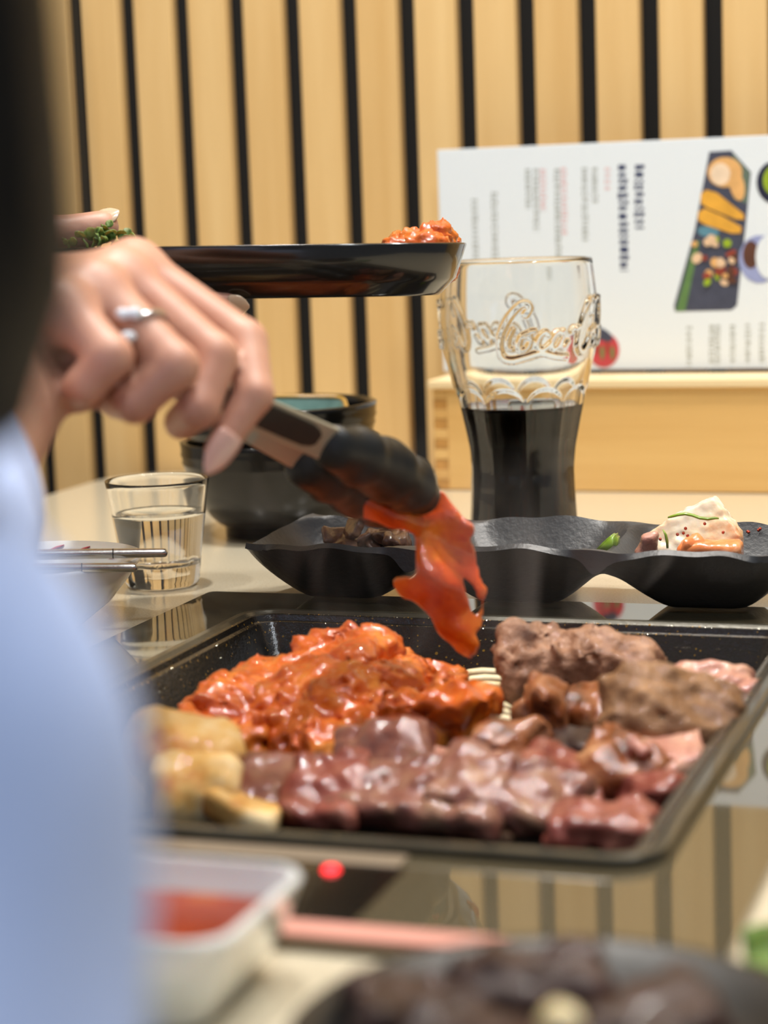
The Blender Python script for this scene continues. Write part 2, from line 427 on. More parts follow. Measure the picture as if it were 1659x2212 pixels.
# ------------------------------------------------------------------ the setting
V_SLAT, V_BACK = 1.478, 1.490
def uv_obj(o):           # objects built in the table frame are turned into the world by their rotation
    o.rotation_euler = (0, 0, -YAW); return o
FLOOR_Z = -0.74
wall = uv_obj(box('wall_back', (-2.05, V_BACK, FLOOR_Z), (0.95, V_BACK+0.08, CEIL), M['felt'])); tag(wall, 'dark wall behind light oak slats', None, None, 'structure')
pitch = 0.04535; gap_w = 0.0140; u0 = -0.7535
sl_me = None
k0 = -28
for k in range(k0, 36):
    ul = u0+k*pitch+gap_w/2; w = pitch-gap_w
    if sl_me is None:
        bm = bm_box((0, 0, FLOOR_Z), (w, V_BACK-V_SLAT, CEIL-0.01))
        bmesh.ops.bevel(bm, geom=list(bm.edges), offset=0.0008, segments=1, affect='EDGES')
        sl_me = bpy.data.meshes.new('slat'); bm.to_mesh(sl_me); bm.free(); sl_me.materials.append(M['slat'])
    o = bpy.data.objects.new('slat', sl_me); link(o, wall); o.location = (ul, V_SLAT, 0)
fl = uv_obj(box('floor', (-2.05, -1.0, FLOOR_Z-0.03), (0.95, V_BACK, FLOOR_Z), M['floor'])); tag(fl, 'brown wooden floor under the table', None, None, 'structure')
ce = uv_obj(box('ceiling', (-2.05, -1.0, CEIL), (0.95, V_BACK, CEIL+0.03), M['plaster'])); tag(ce, 'white plaster ceiling with round lamps', None, None, 'structure')

wl = uv_obj(box('wall_left', (-2.13, -1.0, FLOOR_Z), (-2.05, V_BACK+0.08, CEIL), M['plaster'])); tag(wl, 'plain white wall at the end of the slatted wall', None, None, 'structure')
for i, (x, y, p) in enumerate(LAMPS):
    t = empty('ceiling_lamp', (x, y, CEIL-0.03))
    tag(t, 'round white ceiling downlight above the dining table', 'lamp', 'downlights in the ceiling')
    lathe('housing', [(0.045, 0.0), (0.06, 0.0), (0.06, 0.0295), (0.045, 0.0295), (0.045, 0.0)], M['lamphousing'], t, 32)
    lathe('lens', [(0, 0.006), (0.0445, 0.006), (0.0445, 0.010), (0, 0.010)], M['lamp'], t, 32)
    ld = bpy.data.lights.new('downlight', 'AREA'); ld.shape = 'DISK'; ld.size = 0.075; ld.energy = p; ld.color = (1.0, 0.96, 0.90) if y > 0 else (0.86, 0.93, 1.0)  # negative y is the added fill, tinted like daylight
    lo = bpy.data.objects.new('downlight', ld); COL.objects.link(lo); lo.parent = t; lo.location = (0, 0, 0.002)

# ------------------------------------------------------------------ table and cooktop
def rrect(u0_, u1_, v0_, v1_, r, n=8):
    pts = []
    for cx_, cy_, a0 in ((u1_-r, v1_-r, 0), (u0_+r, v1_-r, 90), (u0_+r, v0_+r, 180), (u1_-r, v0_+r, 270)):
        for i in range(n+1):
            a = math.radians(a0+90*i/n); pts.append((cx_+r*math.cos(a), cy_+r*math.sin(a)))
    return pts
def frame_prism(name, outer, inner, z0, z1, mat, parent=None):
    V, Fc = [], []; n = len(outer)
    for pts, z in ((outer, z1), (inner, z1), (inner, z0), (outer, z0)): V += [(p[0], p[1], z) for p in pts]
    for k in range(4):
        a, b = k*n, ((k+1) % 4)*n
        for i in range(n): Fc.append((a+i, a+(i+1) % n, b+(i+1) % n, b+i))
    o = mesh_obj(name, V, Fc, mat, parent, smooth=False); fix_normals(o)
    return o
PU0, PU1, PV0, PV1 = -0.3935, -0.1185, 0.580, 0.928        # outer edge of the drop-in pan's lip
def prism(name, pts, z0, z1, mat, parent=None, bevel=0.0, smooth=False):
    bm = bmesh.new()
    f = bm.faces.new([bm.verts.new((p[0], p[1], z0)) for p in pts]); 
    r = bmesh.ops.extrude_face_region(bm, geom=[f])
    for v in r['geom']:
        if isinstance(v, bmesh.types.BMVert): v.co.z = z1
    bmesh.ops.recalc_face_normals(bm, faces=list(bm.faces))
    if bevel > 0:
        ed = [e for e in bm.edges if abs(e.verts[0].co.z-e.verts[1].co.z) < 1e-6]
        bmesh.ops.bevel(bm, geom=ed, offset=bevel, segments=2, affect='EDGES')
    return bm_obj(name, bm, mat, parent, smooth)
T_U0, T_U1, T_V0, T_V1 = -0.725, 0.55, 0.30, 1.470
tab = uv_obj(empty('dining_table', (0, 0, FLOOR_Z))); tag(tab, 'cream laminate dining table with rounded corners against the slatted wall', 'table')
frame_prism('table_top', rrect(T_U0, T_U1, T_V0, T_V1, 0.06), rrect(PU0+0.005, PU1-0.005, PV0+0.005, PV1-0.005, 0.015), -FLOOR_Z-0.03, -FLOOR_Z, M['table'], tab)
for lu in (T_U0+0.07, T_U1-0.10):
    for lv in (T_V0+0.06, T_V1-0.10):
        bm = bm_box((lu-0.025, lv-0.025, 0), (lu+0.025, lv+0.025, -FLOOR_Z-0.03)); bm_obj('leg', bm, M['metaldark'], tab, bevel=0.003)
CT = 0.0025
ct = uv_obj(empty('cooktop', (0, 0, 0))); tag(ct, 'smoked glass induction cooktop set in the cream table under the grill pan', 'cooktop')
frame_prism('glass_panel', rrect(-0.440, -0.088, 0.50, 0.986, 0.004), rrect(PU0+0.005, PU1-0.005, PV0+0.005, PV1-0.005, 0.015), 0.0002, CT, M['glasstop'], ct)
box('control_panel', (-0.300, 0.512, CT), (-0.193, 0.566, CT+0.0006), M['panelblack'], ct)
box('trim_strip', (-0.345, 0.5665, CT), (-0.1955, 0.5775, CT+0.0012), M['alu'], ct, 0.0004)
LEDP = at_z(715, 1885, CT); led_uv = (LEDP@EX, LEDP@EY)
lathe('indicator_light', [(0, 0.0015), (0.0022, 0.0012), (0.0028, 0.0)], M['led'], ct, 20, (led_uv[0], led_uv[1], CT+0.0006))

# ------------------------------------------------------------------ grill pan
pan = uv_obj(empty('grill_pan', W((PU0+PU1)/2, (PV0+PV1)/2, CT+0.0002))); tag(pan, 'black rectangular grill pan of sizzling meat on the cooktop', 'pan')
pc = ((PU0+PU1)/2, (PV0+PV1)/2)
def loft(name, prof, mat, parent, r0=0.018, floor=None, nf=1):
    loops, V, Fc = [], [], []
    for d, z in prof:
        r = max(r0-d*0.75, 0.006)
        pts = rrect(PU0+d-pc[0], PU1-d-pc[0], PV0+d-pc[1], PV1-d-pc[1], r, 6)
        loops.append((len(V), len(pts))); V += [(p[0], p[1], z) for p in pts]
    for (a, n), (b, _) in zip(loops[:-1], loops[1:]):
        for i in range(n):
            j = (i+1) % n; Fc.append((a+i, a+j, b+j, b+i))
    if floor: Fc.append(tuple(range(loops[-1][0], loops[-1][0]+loops[-1][1])))
    o = mesh_obj(name, V, Fc, mat, parent); fix_normals(o); shade_auto(o, 0.7); return o
RZ = 0.0038
loft('rim', [(0.0060, 0.0), (0.0004, 0.0), (0.0, 0.0006), (0.0, RZ-0.0008), (0.0008, RZ), (0.0040, RZ), (0.0050, RZ-0.0010), (0.0060, RZ-0.0018), (0.0060, 0.0)], M['panrim'], pan)
FLZ = -0.0215
loft('body', [(0.0057, RZ-0.0030), (0.0064, RZ-0.0012), (0.0080, RZ-0.0014), (0.0090, RZ-0.0040), (0.0108, RZ-0.0048), (0.0120, RZ-0.0042), (0.0130, RZ-0.0062), (0.0185, FLZ+0.0060), (0.0210, FLZ+0.0015), (0.0260, FLZ)], M['pan'], pan, floor=True)
loft('underside', [(0.0058, -0.0003), (0.0075, -0.0060), (0.0165, FLZ-0.001), (0.024, FLZ-0.0035)], M['pan'], pan, floor=True)
PAN_Z = CT+0.0002+FLZ
def specks(name, n, seed, rmin, rmax, mat):
    rs = np.random.RandomState(seed); V, Fc = [], []
    octa = np.array([(1, 0, 0), (-1, 0, 0), (0, 1, 0), (0, -1, 0), (0, 0, .6), (0, 0, -.6)], float)
    tri = [(0, 2, 4), (2, 1, 4), (1, 3, 4), (3, 0, 4), (2, 0, 5), (1, 2, 5), (3, 1, 5), (0, 3, 5)]
    bands = [(0.0072, RZ-0.0012, .30), (0.0116, RZ-0.0044, .30), (0.0145, RZ-0.0095, .12), (0.0165, FLZ+.009, .10), (0.0205, FLZ+.0025, .18)]
    w = np.array([b[2] for b in bands]); w /= w.sum()
    for k in range(n):
        b = bands[rs.choice(len(bands), p=w)]; d = b[0]+rs.normal()*0.0004
        if rs.rand() < 0.72: p = (rs.uniform(PU0+.02, PU1-.02)-pc[0], PV1-d-pc[1])
        elif rs.rand() < 0.6: p = (PU0+d-pc[0], rs.uniform(PV0+.1, PV1-.02)-pc[1])
        else: p = (PU1-d-pc[0], rs.uniform(PV0+.1, PV1-.02)-pc[1])
        r = rs.uniform(rmin, rmax); a = rs.uniform(0, 3); base = len(V)
        R = np.array([[math.cos(a), -math.sin(a), 0], [math.sin(a), math.cos(a), 0], [0, 0, 1]])
        for q in octa: V.append((R@(q*r*rs.uniform(.7, 1.3)))+np.array([p[0], p[1], b[1]+r*.25]))
        Fc += [(base+x, base+y, base+z) for x, y, z in tri]
    o = mesh_obj(name, V, Fc, mat, pan, smooth=False); o['kind'] = 'stuff'; return o
M['silvery'] = plain('oil droplet', lin(196, 190, 170), 0.12, 0.9); M['glint'] = plain('golden crumb', lin(190, 140, 36), 0.4, coat=0.5)
specks('oil_sparkles', 900, 3, .0001, .00034, M['silvery']); specks('golden_glints', 120, 4, .0002, .0006, M['glint'])  # pale and gold specks added to imitate glints along the pan ridges

# ------------------------------------------------------------------ food pieces
def slab(name, label, cat, mat, c, size, rotz=0.0, tilt=(0, 0), seed=0, wob=0.25, lump=0.0016, group=None, h=0.0017, rnd=0.34, bend=0.0, parent=None, floor=None, lf=58):
    """an irregular lump of meat: rounded slab, warped and knobbly, resting on 'floor'"""
    c = np.asarray(c, float); half = np.asarray(size, float)/2
    nz = Noise(seed); nz2 = Noise(seed+977); nz3 = Noise(seed+333)
    R = np.array((Matrix.Rotation(rotz, 3, 'Z') @ Matrix.Rotation(tilt[0], 3, 'X') @ Matrix.Rotation(tilt[1], 3, 'Y')))
    m = half.max()
    def fn(P):
        Q = (P-c)@R
        Wp = np.stack([nz(Q, 0.35/m), nz2(Q, 0.35/m), nz3(Q, 0.35/m)], 1)
        Q = Q+Wp*half.min()*wob
        if bend: Q = Q+np.stack([0*Q[:, 0], 0*Q[:, 0], bend*(Q[:, 0]**2)/m], 1)
        d = box_sd(Q, half, half.min()*2*rnd)
        d = d+lump*(0.6*nz(P, lf)+0.6*nz2(P, lf*1.9)+0.30*nz3(P, lf*4.3))
        if floor is not None: d = np.maximum(d, floor-P[:, 2])
        return d*0.8
    pad = m*1.35+0.006
    lo = c-pad; hi = c+pad
    zpad = min(pad, np.abs(R[2]*half).sum()+half.min()*wob*2.5+0.006)
    lo[2] = c[2]-zpad; hi[2] = c[2]+zpad
    if floor is not None: lo[2] = max(lo[2], floor-2*h)
    V, Q = nets(fn, lo, hi, h)
    base = np.array([c[0], c[1], V[:, 2].min()])
    o = arr_obj(name, V-base, Q, mat, parent, world=False); o.location = Vector(base)
    if label: tag(o, label, cat, group)
    return o

def food(px, py, zc, size, mat, name, label, cat, rotz=0.0, tilt=(0, 0), seed=0, group=None, **kw):
    c = at_z(px, py, PAN_Z+zc*1.1)
    return slab(name, label, cat, mat, c, tuple(k*1.14 for k in size), rotz-YAW, tilt, seed, group=group, floor=PAN_Z+0.0004, **kw)

G1 = 'orange marinated chicken pieces piled in the pan'
OL = 'glossy orange marinated chicken piece in the heap in the grill pan'
OWN = {0: 'peaked orange chicken piece on top of the heap in the grill pan', 3: 'small round orange chicken lump at the heap end by the mushroom', 6: 'orange chicken piece of the heap just under the hanging strip', 10: 'upright orange chicken piece of the heap beside the onion slices', 12: 'low orange chicken piece of the heap touching the purple raw beef'}
orange = [  # px, py, z above the floor, (w, d, h), rot, tilt
    (742, 1452, .017, (.034, .030, .026), 0.3, (0.1, -0.3)), (628, 1500, .012, (.040, .034, .022), 0.5, (0, 0.15)),
    (528, 1548, .010, (.036, .030, .020), 0.2, (0, 0.1)), (418, 1566, .008, (.017, .018, .015), 0, (0, 0)),
    (700, 1522, .014, (.044, .034, .022), -0.3, (0.1, 0)), (822, 1500, .011, (.042, .030, .019), 0.2, (0, -0.1)),
    (918, 1456, .011, (.030, .022, .017), 0.1, (0, 0.1)), (590, 1572, .009, (.040, .028, .018), 0.1, (0, 0)),
    (745, 1572, .009, (.050, .028, .018), -0.1, (0, 0)), (905, 1566, .010, (.030, .030, .019), 0.4, (0, 0)),
    (996, 1548, .013, (.027, .028, .025), -0.5, (0.3, 0.2)), (850, 1545, .012, (.040, .028, .018), 0.0, (0, 0)),
    (680, 1605, .008, (.030, .022, .014), 0.0, (0, 0)), (470, 1600, .008, (.030, .024, .015), 0.4, (0, 0)), (945, 1512, .010, (.026, .024, .018), 0.2, (0, 0))]
for i, (px, py, zc, s, r, t) in enumerate(orange):
    food(px, py, zc, s, M['chicken'], 'marinated_chicken', OWN.get(i, OL), 'meat', r, t, 10+i, G1, wob=0.42, lump=0.0019, lf=70, h=0.0015)

food(1240, 1448, .017, (.054, .030, .026), M['beef'], 'beef_slice', 'large grey-brown seared beef slice leaning at the back of the grill pan', 'meat', 0.05, (0.55, 0.0), 41, wob=0.30, lump=0.0018)
food(1300, 1458, .015, (.034, .026, .018), M['beef'], 'beef_slice', 'folded grey-brown beef slice overlapping the large seared one at the pan back', 'meat', -0.2, (0.6, 0.25), 42, wob=0.3, lump=0.0018)
food(1245, 1545, .012, (.042, .026, .015), M['glazed'], 'beef_slice', 'dark glazed beef slice curled below the large seared slice', 'meat', -0.15, (0.25, 0.18), 43, wob=0.4, lump=0.0016)
food(1178, 1558, .014, (.016, .018, .026), M['glazed'], 'beef_slice', 'caramelised beef edge standing up beside the orange chicken', 'meat', 0.1, (0.1, 0.1), 44, wob=0.3, lump=0.0018)
food(1460, 1550, .020, (.044, .032, .022), M['beefbrown'], 'beef_slice', 'thick brown seared beef slab leaning on the pan side', 'meat', 0.25, (0.75, 0.15), 45, wob=0.22, lump=0.0018)
food(1530, 1495, .016, (.028, .024, .020), M['pinkbeef'], 'beef_slice', 'pinkish half cooked beef piece with pale fat at the pan corner', 'meat', 0.2, (0.3, 0.2), 46, wob=0.35, lump=0.0018)
food(1592, 1508, .014, (.014, .016, .018), M['pinkbeef'], 'beef_slice', 'small knobbly pink beef scrap by the right pan wall', 'meat', 0.4, (0.2, 0.3), 47, wob=0.4, lump=0.0016)
food(1350, 1665, .010, (.036, .024, .013), M['glazed'], 'beef_slice', 'caramelised fatty beef piece in front of the thick brown slab', 'meat', -0.5, (0.55, 0.3), 48, wob=0.55, lump=0.0018)
food(1430, 1655, .010, (.028, .022, .018), M['pinkbeef'], 'beef_slice', 'pink centred beef piece beside the caramelised fatty one', 'meat', 0.5, (0.2, 0.1), 49, wob=0.3, lump=0.0018)
food(1235, 1625, .008, (.034, .020, .010), M['darkbeef'], 'beef_slice', 'dark cooked beef strip lying below the glazed slice', 'meat', 0.1, (0.1, 0), 50, wob=0.3, lump=0.0012)
food(1090, 1625, .009, (.022, .020, .015), M['glazed'], 'beef_slice', 'pale fatty beef scrap between chicken and raw beef', 'meat', 0.1, (0.1, 0.2), 51, wob=0.45, lump=0.0016)
food(590, 1690, .009, (.034, .030, .012), M['rawbeef'], 'raw_beef', 'purple raw beef piece next to the browned mushrooms', 'meat', 0.1, (0.45, 0.12), 61, wob=0.42, lump=0.0013)
food(700, 1715, .009, (.026, .030, .012), M['redbeef'], 'raw_beef', 'reddish raw beef piece in the front row of the pan', 'meat', 0.2, (0.4, 0.25), 62, wob=0.42, lump=0.0013)
food(830, 1640, .010, (.034, .028, .011), M['rawbeef'], 'raw_beef', 'purple beef piece touching the front of the chicken heap', 'meat', 0.3, (0.5, -0.25), 63, wob=0.42, lump=0.0013)
food(905, 1715, .010, (.060, .030, .011), M['rawbeef'], 'raw_beef', 'long brownish purple beef strip along the pan front', 'meat', -0.12, (0.45, -0.05), 64, wob=0.42, lump=0.0013)
food(1110, 1720, .010, (.052, .030, .012), M['rawbeef'], 'raw_beef', 'purple beef slice with a fatty edge at the pan front', 'meat', -0.05, (0.5, 0.05), 65, wob=0.42, lump=0.0013)
food(1215, 1690, .009, (.028, .026, .012), M['redbeef'], 'raw_beef', 'dark pink beef end beside the empty pan floor', 'meat', 0.3, (0.4, 0.2), 66, wob=0.42, lump=0.0013)
food(1300, 1785, .006, (.034, .020, .010), M['redbeef'], 'raw_beef', 'flat pinkish red beef slice in the front right pan corner', 'meat', 0.05, (0.05, 0), 67, wob=0.22)
food(1415, 1712, .007, (.016, .020, .012), M['redbeef'], 'raw_beef', 'deep red beef sliver against the pan side', 'meat', 0.9, (0.1, 0), 68, wob=0.3)
food(980, 1650, .007, (.040, .012, .008), M['pinkbeef'], 'beef_slice', 'thin pale beef strip between the heap and the purple slices', 'meat', -0.1, (0.1, 0), 69, wob=0.4)
food(395, 1632, .018, (.034, .026, .026), M['mushroom'], 'mushroom', 'large cream king oyster mushroom chunk in the pan corner', 'mushroom', 0.6, (0.5, 0.2), 71, wob=0.22, lump=0.0006)
food(430, 1715, .010, (.026, .022, .018), M['mushroom'], 'mushroom', 'browned mushroom chunk between two others', 'mushroom', 0.2, (0.3, 0.1), 72, wob=0.25, lump=0.0006)
food(525, 1752, .007, (.026, .016, .013), M['mushroom'], 'mushroom', 'golden seared mushroom slice by the raw purple beef', 'mushroom', -0.2, (0.1, 0.2), 73, wob=0.25, lump=0.0005)
food(268, 1690, .010, (.024, .022, .018), M['mushroom'], 'mushroom', 'pale mushroom chunk against the left pan wall', 'mushroom', 0.2, (0.2, 0), 74, wob=0.25, lump=0.0006)
# pale onion: layered strips on the floor of the pan
on = empty('onion_slice', at_z(1045, 1525, PAN_Z)); tag(on, 'pale layered onion slices on the pan floor beside the chicken heap', 'onion')
for i in range(9):
    a = at_z(985+i*7, 1462+i*14, PAN_Z+0.006+0.0003*(i % 2)); b = at_z(1098+i*3, 1458+i*15, PAN_Z+0.006)
    mid = (a+b)/2+np.array([0, 0.001, 0.0016])
    tube('layer', [a, (a+mid)/2+[0, 0, .0006], mid, (b+mid)/2+[0, 0, .0006], b], [.0010, .0024, .0027, .0024, .0010], M['onion'], on, 8, True, flat=0.8)

# ------------------------------------------------------------------ wooden menu holder and menu
BV0, BV1 = 1.388, 1.462; BU0, BU1 = -0.4405, -0.02
mh = uv_obj(empty('menu_holder', (0, 0, 0))); tag(mh, 'light wooden box holding the menu against the slatted wall', 'box')
bh = 0.0725
box('front_board', (BU0+0.010, BV0, 0.0005), (BU1-0.010, BV0+0.010, bh), M['boxwood'], mh, 0.0008)
box('back_board', (BU0+0.010, BV1-0.010, 0.0005), (BU1-0.010, BV1, bh), M['boxwood'], mh, 0.0008)
for s in (0, 1):
    ua = BU0 if s == 0 else BU1-0.010
    sb = box('side_board', (ua, BV0+0.010, 0.0005), (ua+0.010, BV1-0.010, bh), M['boxwood'], mh, 0.0006)
    for j in range(5):
        z0 = 0.0005+j*0.0144
        box('finger_joint', (ua, BV0+0.0002, z0), (ua+0.0102, BV0+0.010, z0+0.0072), M['endgrain'], mh, 0.0005)
        box('finger_joint', (ua, BV0, z0+0.0074), (ua+0.0101, BV0+0.010, min(z0+0.0142, bh)), M['boxwood'], mh, 0.0005)
box('bottom_board', (BU0+0.010, BV0+0.010, 0.001), (BU1-0.010, BV1-0.010, 0.008), M['boxwood'], mh)
box('ledge', (BU0-0.003, BV0-0.003, bh), (BU1+0.003, BV0+0.046, bh+0.006), M['ledge'], mh, 0.001)
MV = 1.441
me_ = uv_obj(empty('menu', (0, 0, 0))); tag(me_, 'white printed menu card with food photos standing sideways in the wooden box', 'menu')
P0 = at_v(950, 328, MV); P1 = at_v(1659, 288, MV)
MU0 = P0@EX-0.002; MZ1 = (P0[2]+P1[2])/2
box('card', (MU0, MV, 0.0805), (-0.03, MV+0.002, MZ1), M['menu'], me_, 0.0004)
def printed(name, poly, mat, layer=1, sub=None):
    """flat print on the card: polygon measured on the photograph, laid on the card's plane"""
    bm = bmesh.new(); vf = MV-0.00012*layer
    pts = []
    for x, y in poly:
        p = at_v(x, y, vf); pts.append((p@EX, vf, p[2]))
    f = bm.faces.new([bm.verts.new(p) for p in pts]); f.normal_update()
    r = bmesh.ops.extrude_face_region(bm, geom=[f])
    for v in r['geom']:
        if isinstance(v, bmesh.types.BMVert): v.co.y += 0.0001
    bmesh.ops.recalc_face_normals(bm, faces=list(bm.faces))
    return bm_obj(name, bm, mat, sub or me_)
def disc_poly(cx_, cy_, rx, ry, rot=0.0, n=18):
    c, s = math.cos(rot), math.sin(rot)
    return [(cx_+rx*math.cos(a)*c-ry*math.sin(a)*s, cy_+rx*math.cos(a)*s+ry*math.sin(a)*c) for a in [2*math.pi*k/n for k in range(n)]]
rnd = random.Random(5)
def text_column(x, y0, y1, w, mat, slope=0.0, seg=(6, 14), gap=(3, 6)):
    """a line of rotated lettering too soft to read: a run of small marks"""
    bm = bmesh.new(); vf = MV-0.00012; y = y0
    while y < y1:
        l = rnd.uniform(*seg); x0 = x+(y-y0)*slope
        for sub in range(2):
            xa = x0-w/2+rnd.uniform(0, w*0.15)+sub*w*0.5; xb = xa+w*rnd.uniform(0.35, 0.5)
            pts = [at_v(q[0], q[1], vf) for q in ((xa, y), (xb, y), (xb, min(y+l*rnd.uniform(0.6, 1), y1)), (xa, min(y+l, y1)))]
            f = bm.faces.new([bm.verts.new((p@EX, vf, p[2])) for p in pts])
        y += l+rnd.uniform(*gap)
    bmesh.ops.recalc_face_normals(bm, faces=list(bm.faces))
    for f in bm.faces:
        if f.normal.y > 0: f.normal_flip()
    return bm_obj('printed_text', bm, mat, me_)
text_column(1380, 356, 494, 20, M['p_navy'], 0.0); text_column(1343, 356, 585, 20, M['p_navy'], 0.02)
text_column(1312, 362, 410, 12, M['p_palepink'])
for x, y0, y1, k in ((1284, 362, 440, 'grey'), (1262, 362, 520, 'grey'), (1217, 362, 510, 'palepink'), (1203, 365, 600, 'grey'), (1172, 365, 455, 'palepink'), (1157, 365, 500, 'grey'), (1140, 365, 450, 'grey'), (1067, 415, 560, 'grey'), (1025, 430, 560, 'grey')):
    text_column(x, y0, y1, 13, M['p_'+k], 0.015, (5, 9), (2, 5))
for x, y0 in ((1488, 705), (1537, 702), (1550, 702), (1582, 702), (1615, 700), (1645, 698)):
    text_column(x, y0, y0+85, 11, M['p_grey'], 0.0, (5, 10), (2, 6))
printed('food_photo', [(1532, 328), (1580, 325), (1622, 372), (1612, 480), (1592, 660), (1580, 670), (1458, 673), (1456, 660), (1500, 500)], M['p_slate'], 1)
printed('food_photo', [(1582, 330), (1620, 372), (1614, 440), (1585, 430)], M['p_slate2'], 2)
printed('food_photo', [(1500, 520), (1512, 520), (1480, 672), (1460, 672)], M['p_herb'], 2)
printed('food_photo', disc_poly(1566, 372, 38, 33), M['p_cutlet'], 3); printed('food_photo', disc_poly(1556, 376, 22, 24), M['p_cutlet2'], 4)
printed('food_photo', disc_poly(1592, 400, 16, 34, -0.2), M['p_cutlet'], 4)
printed('food_photo', [(1514, 418), (1526, 410), (1548, 416), (1606, 462), (1608, 474), (1590, 474), (1530, 450), (1514, 440)], M['p_croq'], 5)
printed('food_photo', [(1508, 458), (1522, 450), (1560, 466), (1602, 490), (1600, 504), (1580, 504), (1524, 486), (1508, 476)], M['p_croq'], 5)
printed('food_photo', disc_poly(1530, 500, 24, 12, 0.1), M['p_teal2'], 3)
sal = ['salad', 'saladpale', 'cutlet', 'brownfood', 'saladpale', 'lime']
for i in range(26):
    x = rnd.uniform(1500, 1590); y = rnd.uniform(515, 615)
    printed('food_photo', disc_poly(min(x, 1596-(y-500)*0.12), y, rnd.uniform(6, 14), rnd.uniform(5, 11), rnd.uniform(0, 3), 9), M['p_'+sal[i % 6]], 4+i*0.25)
printed('food_photo', disc_poly(1672, 394, 38, 46), M['p_darkbowl'], 2); printed('food_photo', disc_poly(1676, 390, 28, 34), M['p_lime'], 3)
printed('food_photo', disc_poly(1640, 560, 44, 52), M['p_bluegrey'], 2); printed('food_photo', disc_poly(1622, 550, 18, 30), M['p_brownfood'], 3); printed('food_photo', disc_poly(1662, 555, 30, 48), M['menu'], 4)
printed('food_photo', disc_poly(1304, 756, 34, 38), M['p_redberry'], 2); printed('food_photo', disc_poly(1300, 722, 26, 12, 0.5), M['p_slate'], 3)
for i in range(4): printed('food_photo', disc_poly(1290+i*11, 752+(i % 2)*10, 4, 15), M['p_herb' if i % 2 else 'brownfood' if False else 'p_salad'] if False else M['p_herb'] if i % 2 else M['p_salad'], 4+i*0.2)

# ------------------------------------------------------------------ embossed cola glass
GY = 1.20
gc = at_y(1133, 1180, GY); GX = gc[0]
sc_px = GY/F_PX/math.cos(PITCH)
prof_px = [(566, 163), (600, 167), (640, 171), (690, 172), (730, 170), (765, 165), (800, 156), (835, 148), (870, 141), (910, 132), (963, 121), (1009, 116), (1054, 117), (1090, 119), (1123, 121), (1150, 123), (1172, 124)]
zz = np.array([at_y(1133, y, GY)[2] for y, _ in prof_px]); rr = np.array([w*GY/F_PX*0.985 for _, w in prof_px])
o_ = np.argsort(zz); zz = zz[o_]; rr = rr[o_]
GH = zz[-1]
# 2D strokes of the flowing script, in millimetres, baseline at y = 0
def smooth_stroke(pts, n=14):
    pts = np.array(pts, float); out = []
    P = np.vstack([2*pts[0]-pts[1], pts, 2*pts[-1]-pts[-2]])
    for i in range(1, len(P)-2):
        for t in np.linspace(0, 1, n, endpoint=False):
            a, b, c, d = P[i-1], P[i], P[i+1], P[i+2]
            out.append(0.5*((2*b)+(-a+c)*t+(2*a-5*b+4*c-d)*t*t+(-a+3*b-3*c+d)*t**3))
    out.append(pts[-1]); return np.array(out)
def script():
    S = []
    big = [(15.5, 21.0), (17.5, 24.5), (16.0, 27.0), (12.5, 26.0), (7.0, 20.0), (2.5, 11.0), (1.2, 3.0), (3.0, -2.6), (8.0, -4.2), (16.0, -2.4), (24, -0.6), (32, -2.6), (39, -3.6)]
    S.append((big, 1.5))
    S.append(([(8.5, 13), (6.2, 8), (6.0, 3.5), (8.0, 2.2)], 0.9))
    def o(x): S.append(([(x+4.6, 10.6), (x+1.6, 8.8), (x+0.2, 4.4), (x+1.6, 1.4), (x+4.4, 2.4), (x+6.4, 6.4), (x+5.4, 10.0), (x+3.6, 9.0), (x+6.4, 11.4), (x+8.6, 11.8)], 1.1))
    def c(x): S.append(([(x+6.6, 9.6), (x+4.8, 11.0), (x+2.0, 8.8), (x+0.6, 4.6), (x+2.2, 1.4), (x+5.2, 2.2), (x+8.0, 4.6)], 1.15))
    def a(x):
        S.append(([(x+6.6, 10.0), (x+4.0, 10.8), (x+1.2, 7.6), (x+0.4, 3.6), (x+2.0, 1.4), (x+4.4, 3.4), (x+7.0, 8.6), (x+7.6, 11.0)], 1.15))
        S.append(([(x+7.6, 11.0), (x+6.2, 5.0), (x+6.6, 1.8), (x+8.4, 2.2), (x+10.6, 5.0)], 1.05))
    o(11.5); c(21.0); a(29.0)
    S.append(([(41.5, 10.6), (43.2, 12.4), (45.0, 11.4), (46.6, 12.8)], 1.0))
    X = 46.0
    S.append(([(X+13.5, 20), (X+15.6, 24.5), (X+14.0, 27.2), (X+10.6, 25.6), (X+5.4, 18.0), (X+1.6, 9.0), (X+1.4, 2.0), (X+4.0, -1.4), (X+7.4, 0.6), (X+9.6, 4.4)], 1.5))
    o(X+10.0)
    S.append(([(X+19.5, 4.0), (X+25.0, 14.0), (X+28.2, 23.0), (X+27.0, 27.6), (X+24.4, 24.0), (X+21.4, 12.0), (X+20.6, 4.0), (X+22.0, 1.4), (X+25.0, 3.4)], 1.15))
    a(X+26.5)
    S.append(([(X+14, 24), (X+20, 27.5), (X+27, 26.5), (X+34, 28), (X+40, 26)], 1.1))
    return [(smooth_stroke(p)*np.array([1.0, 1.0]), w) for p, w in S]
STR = script()
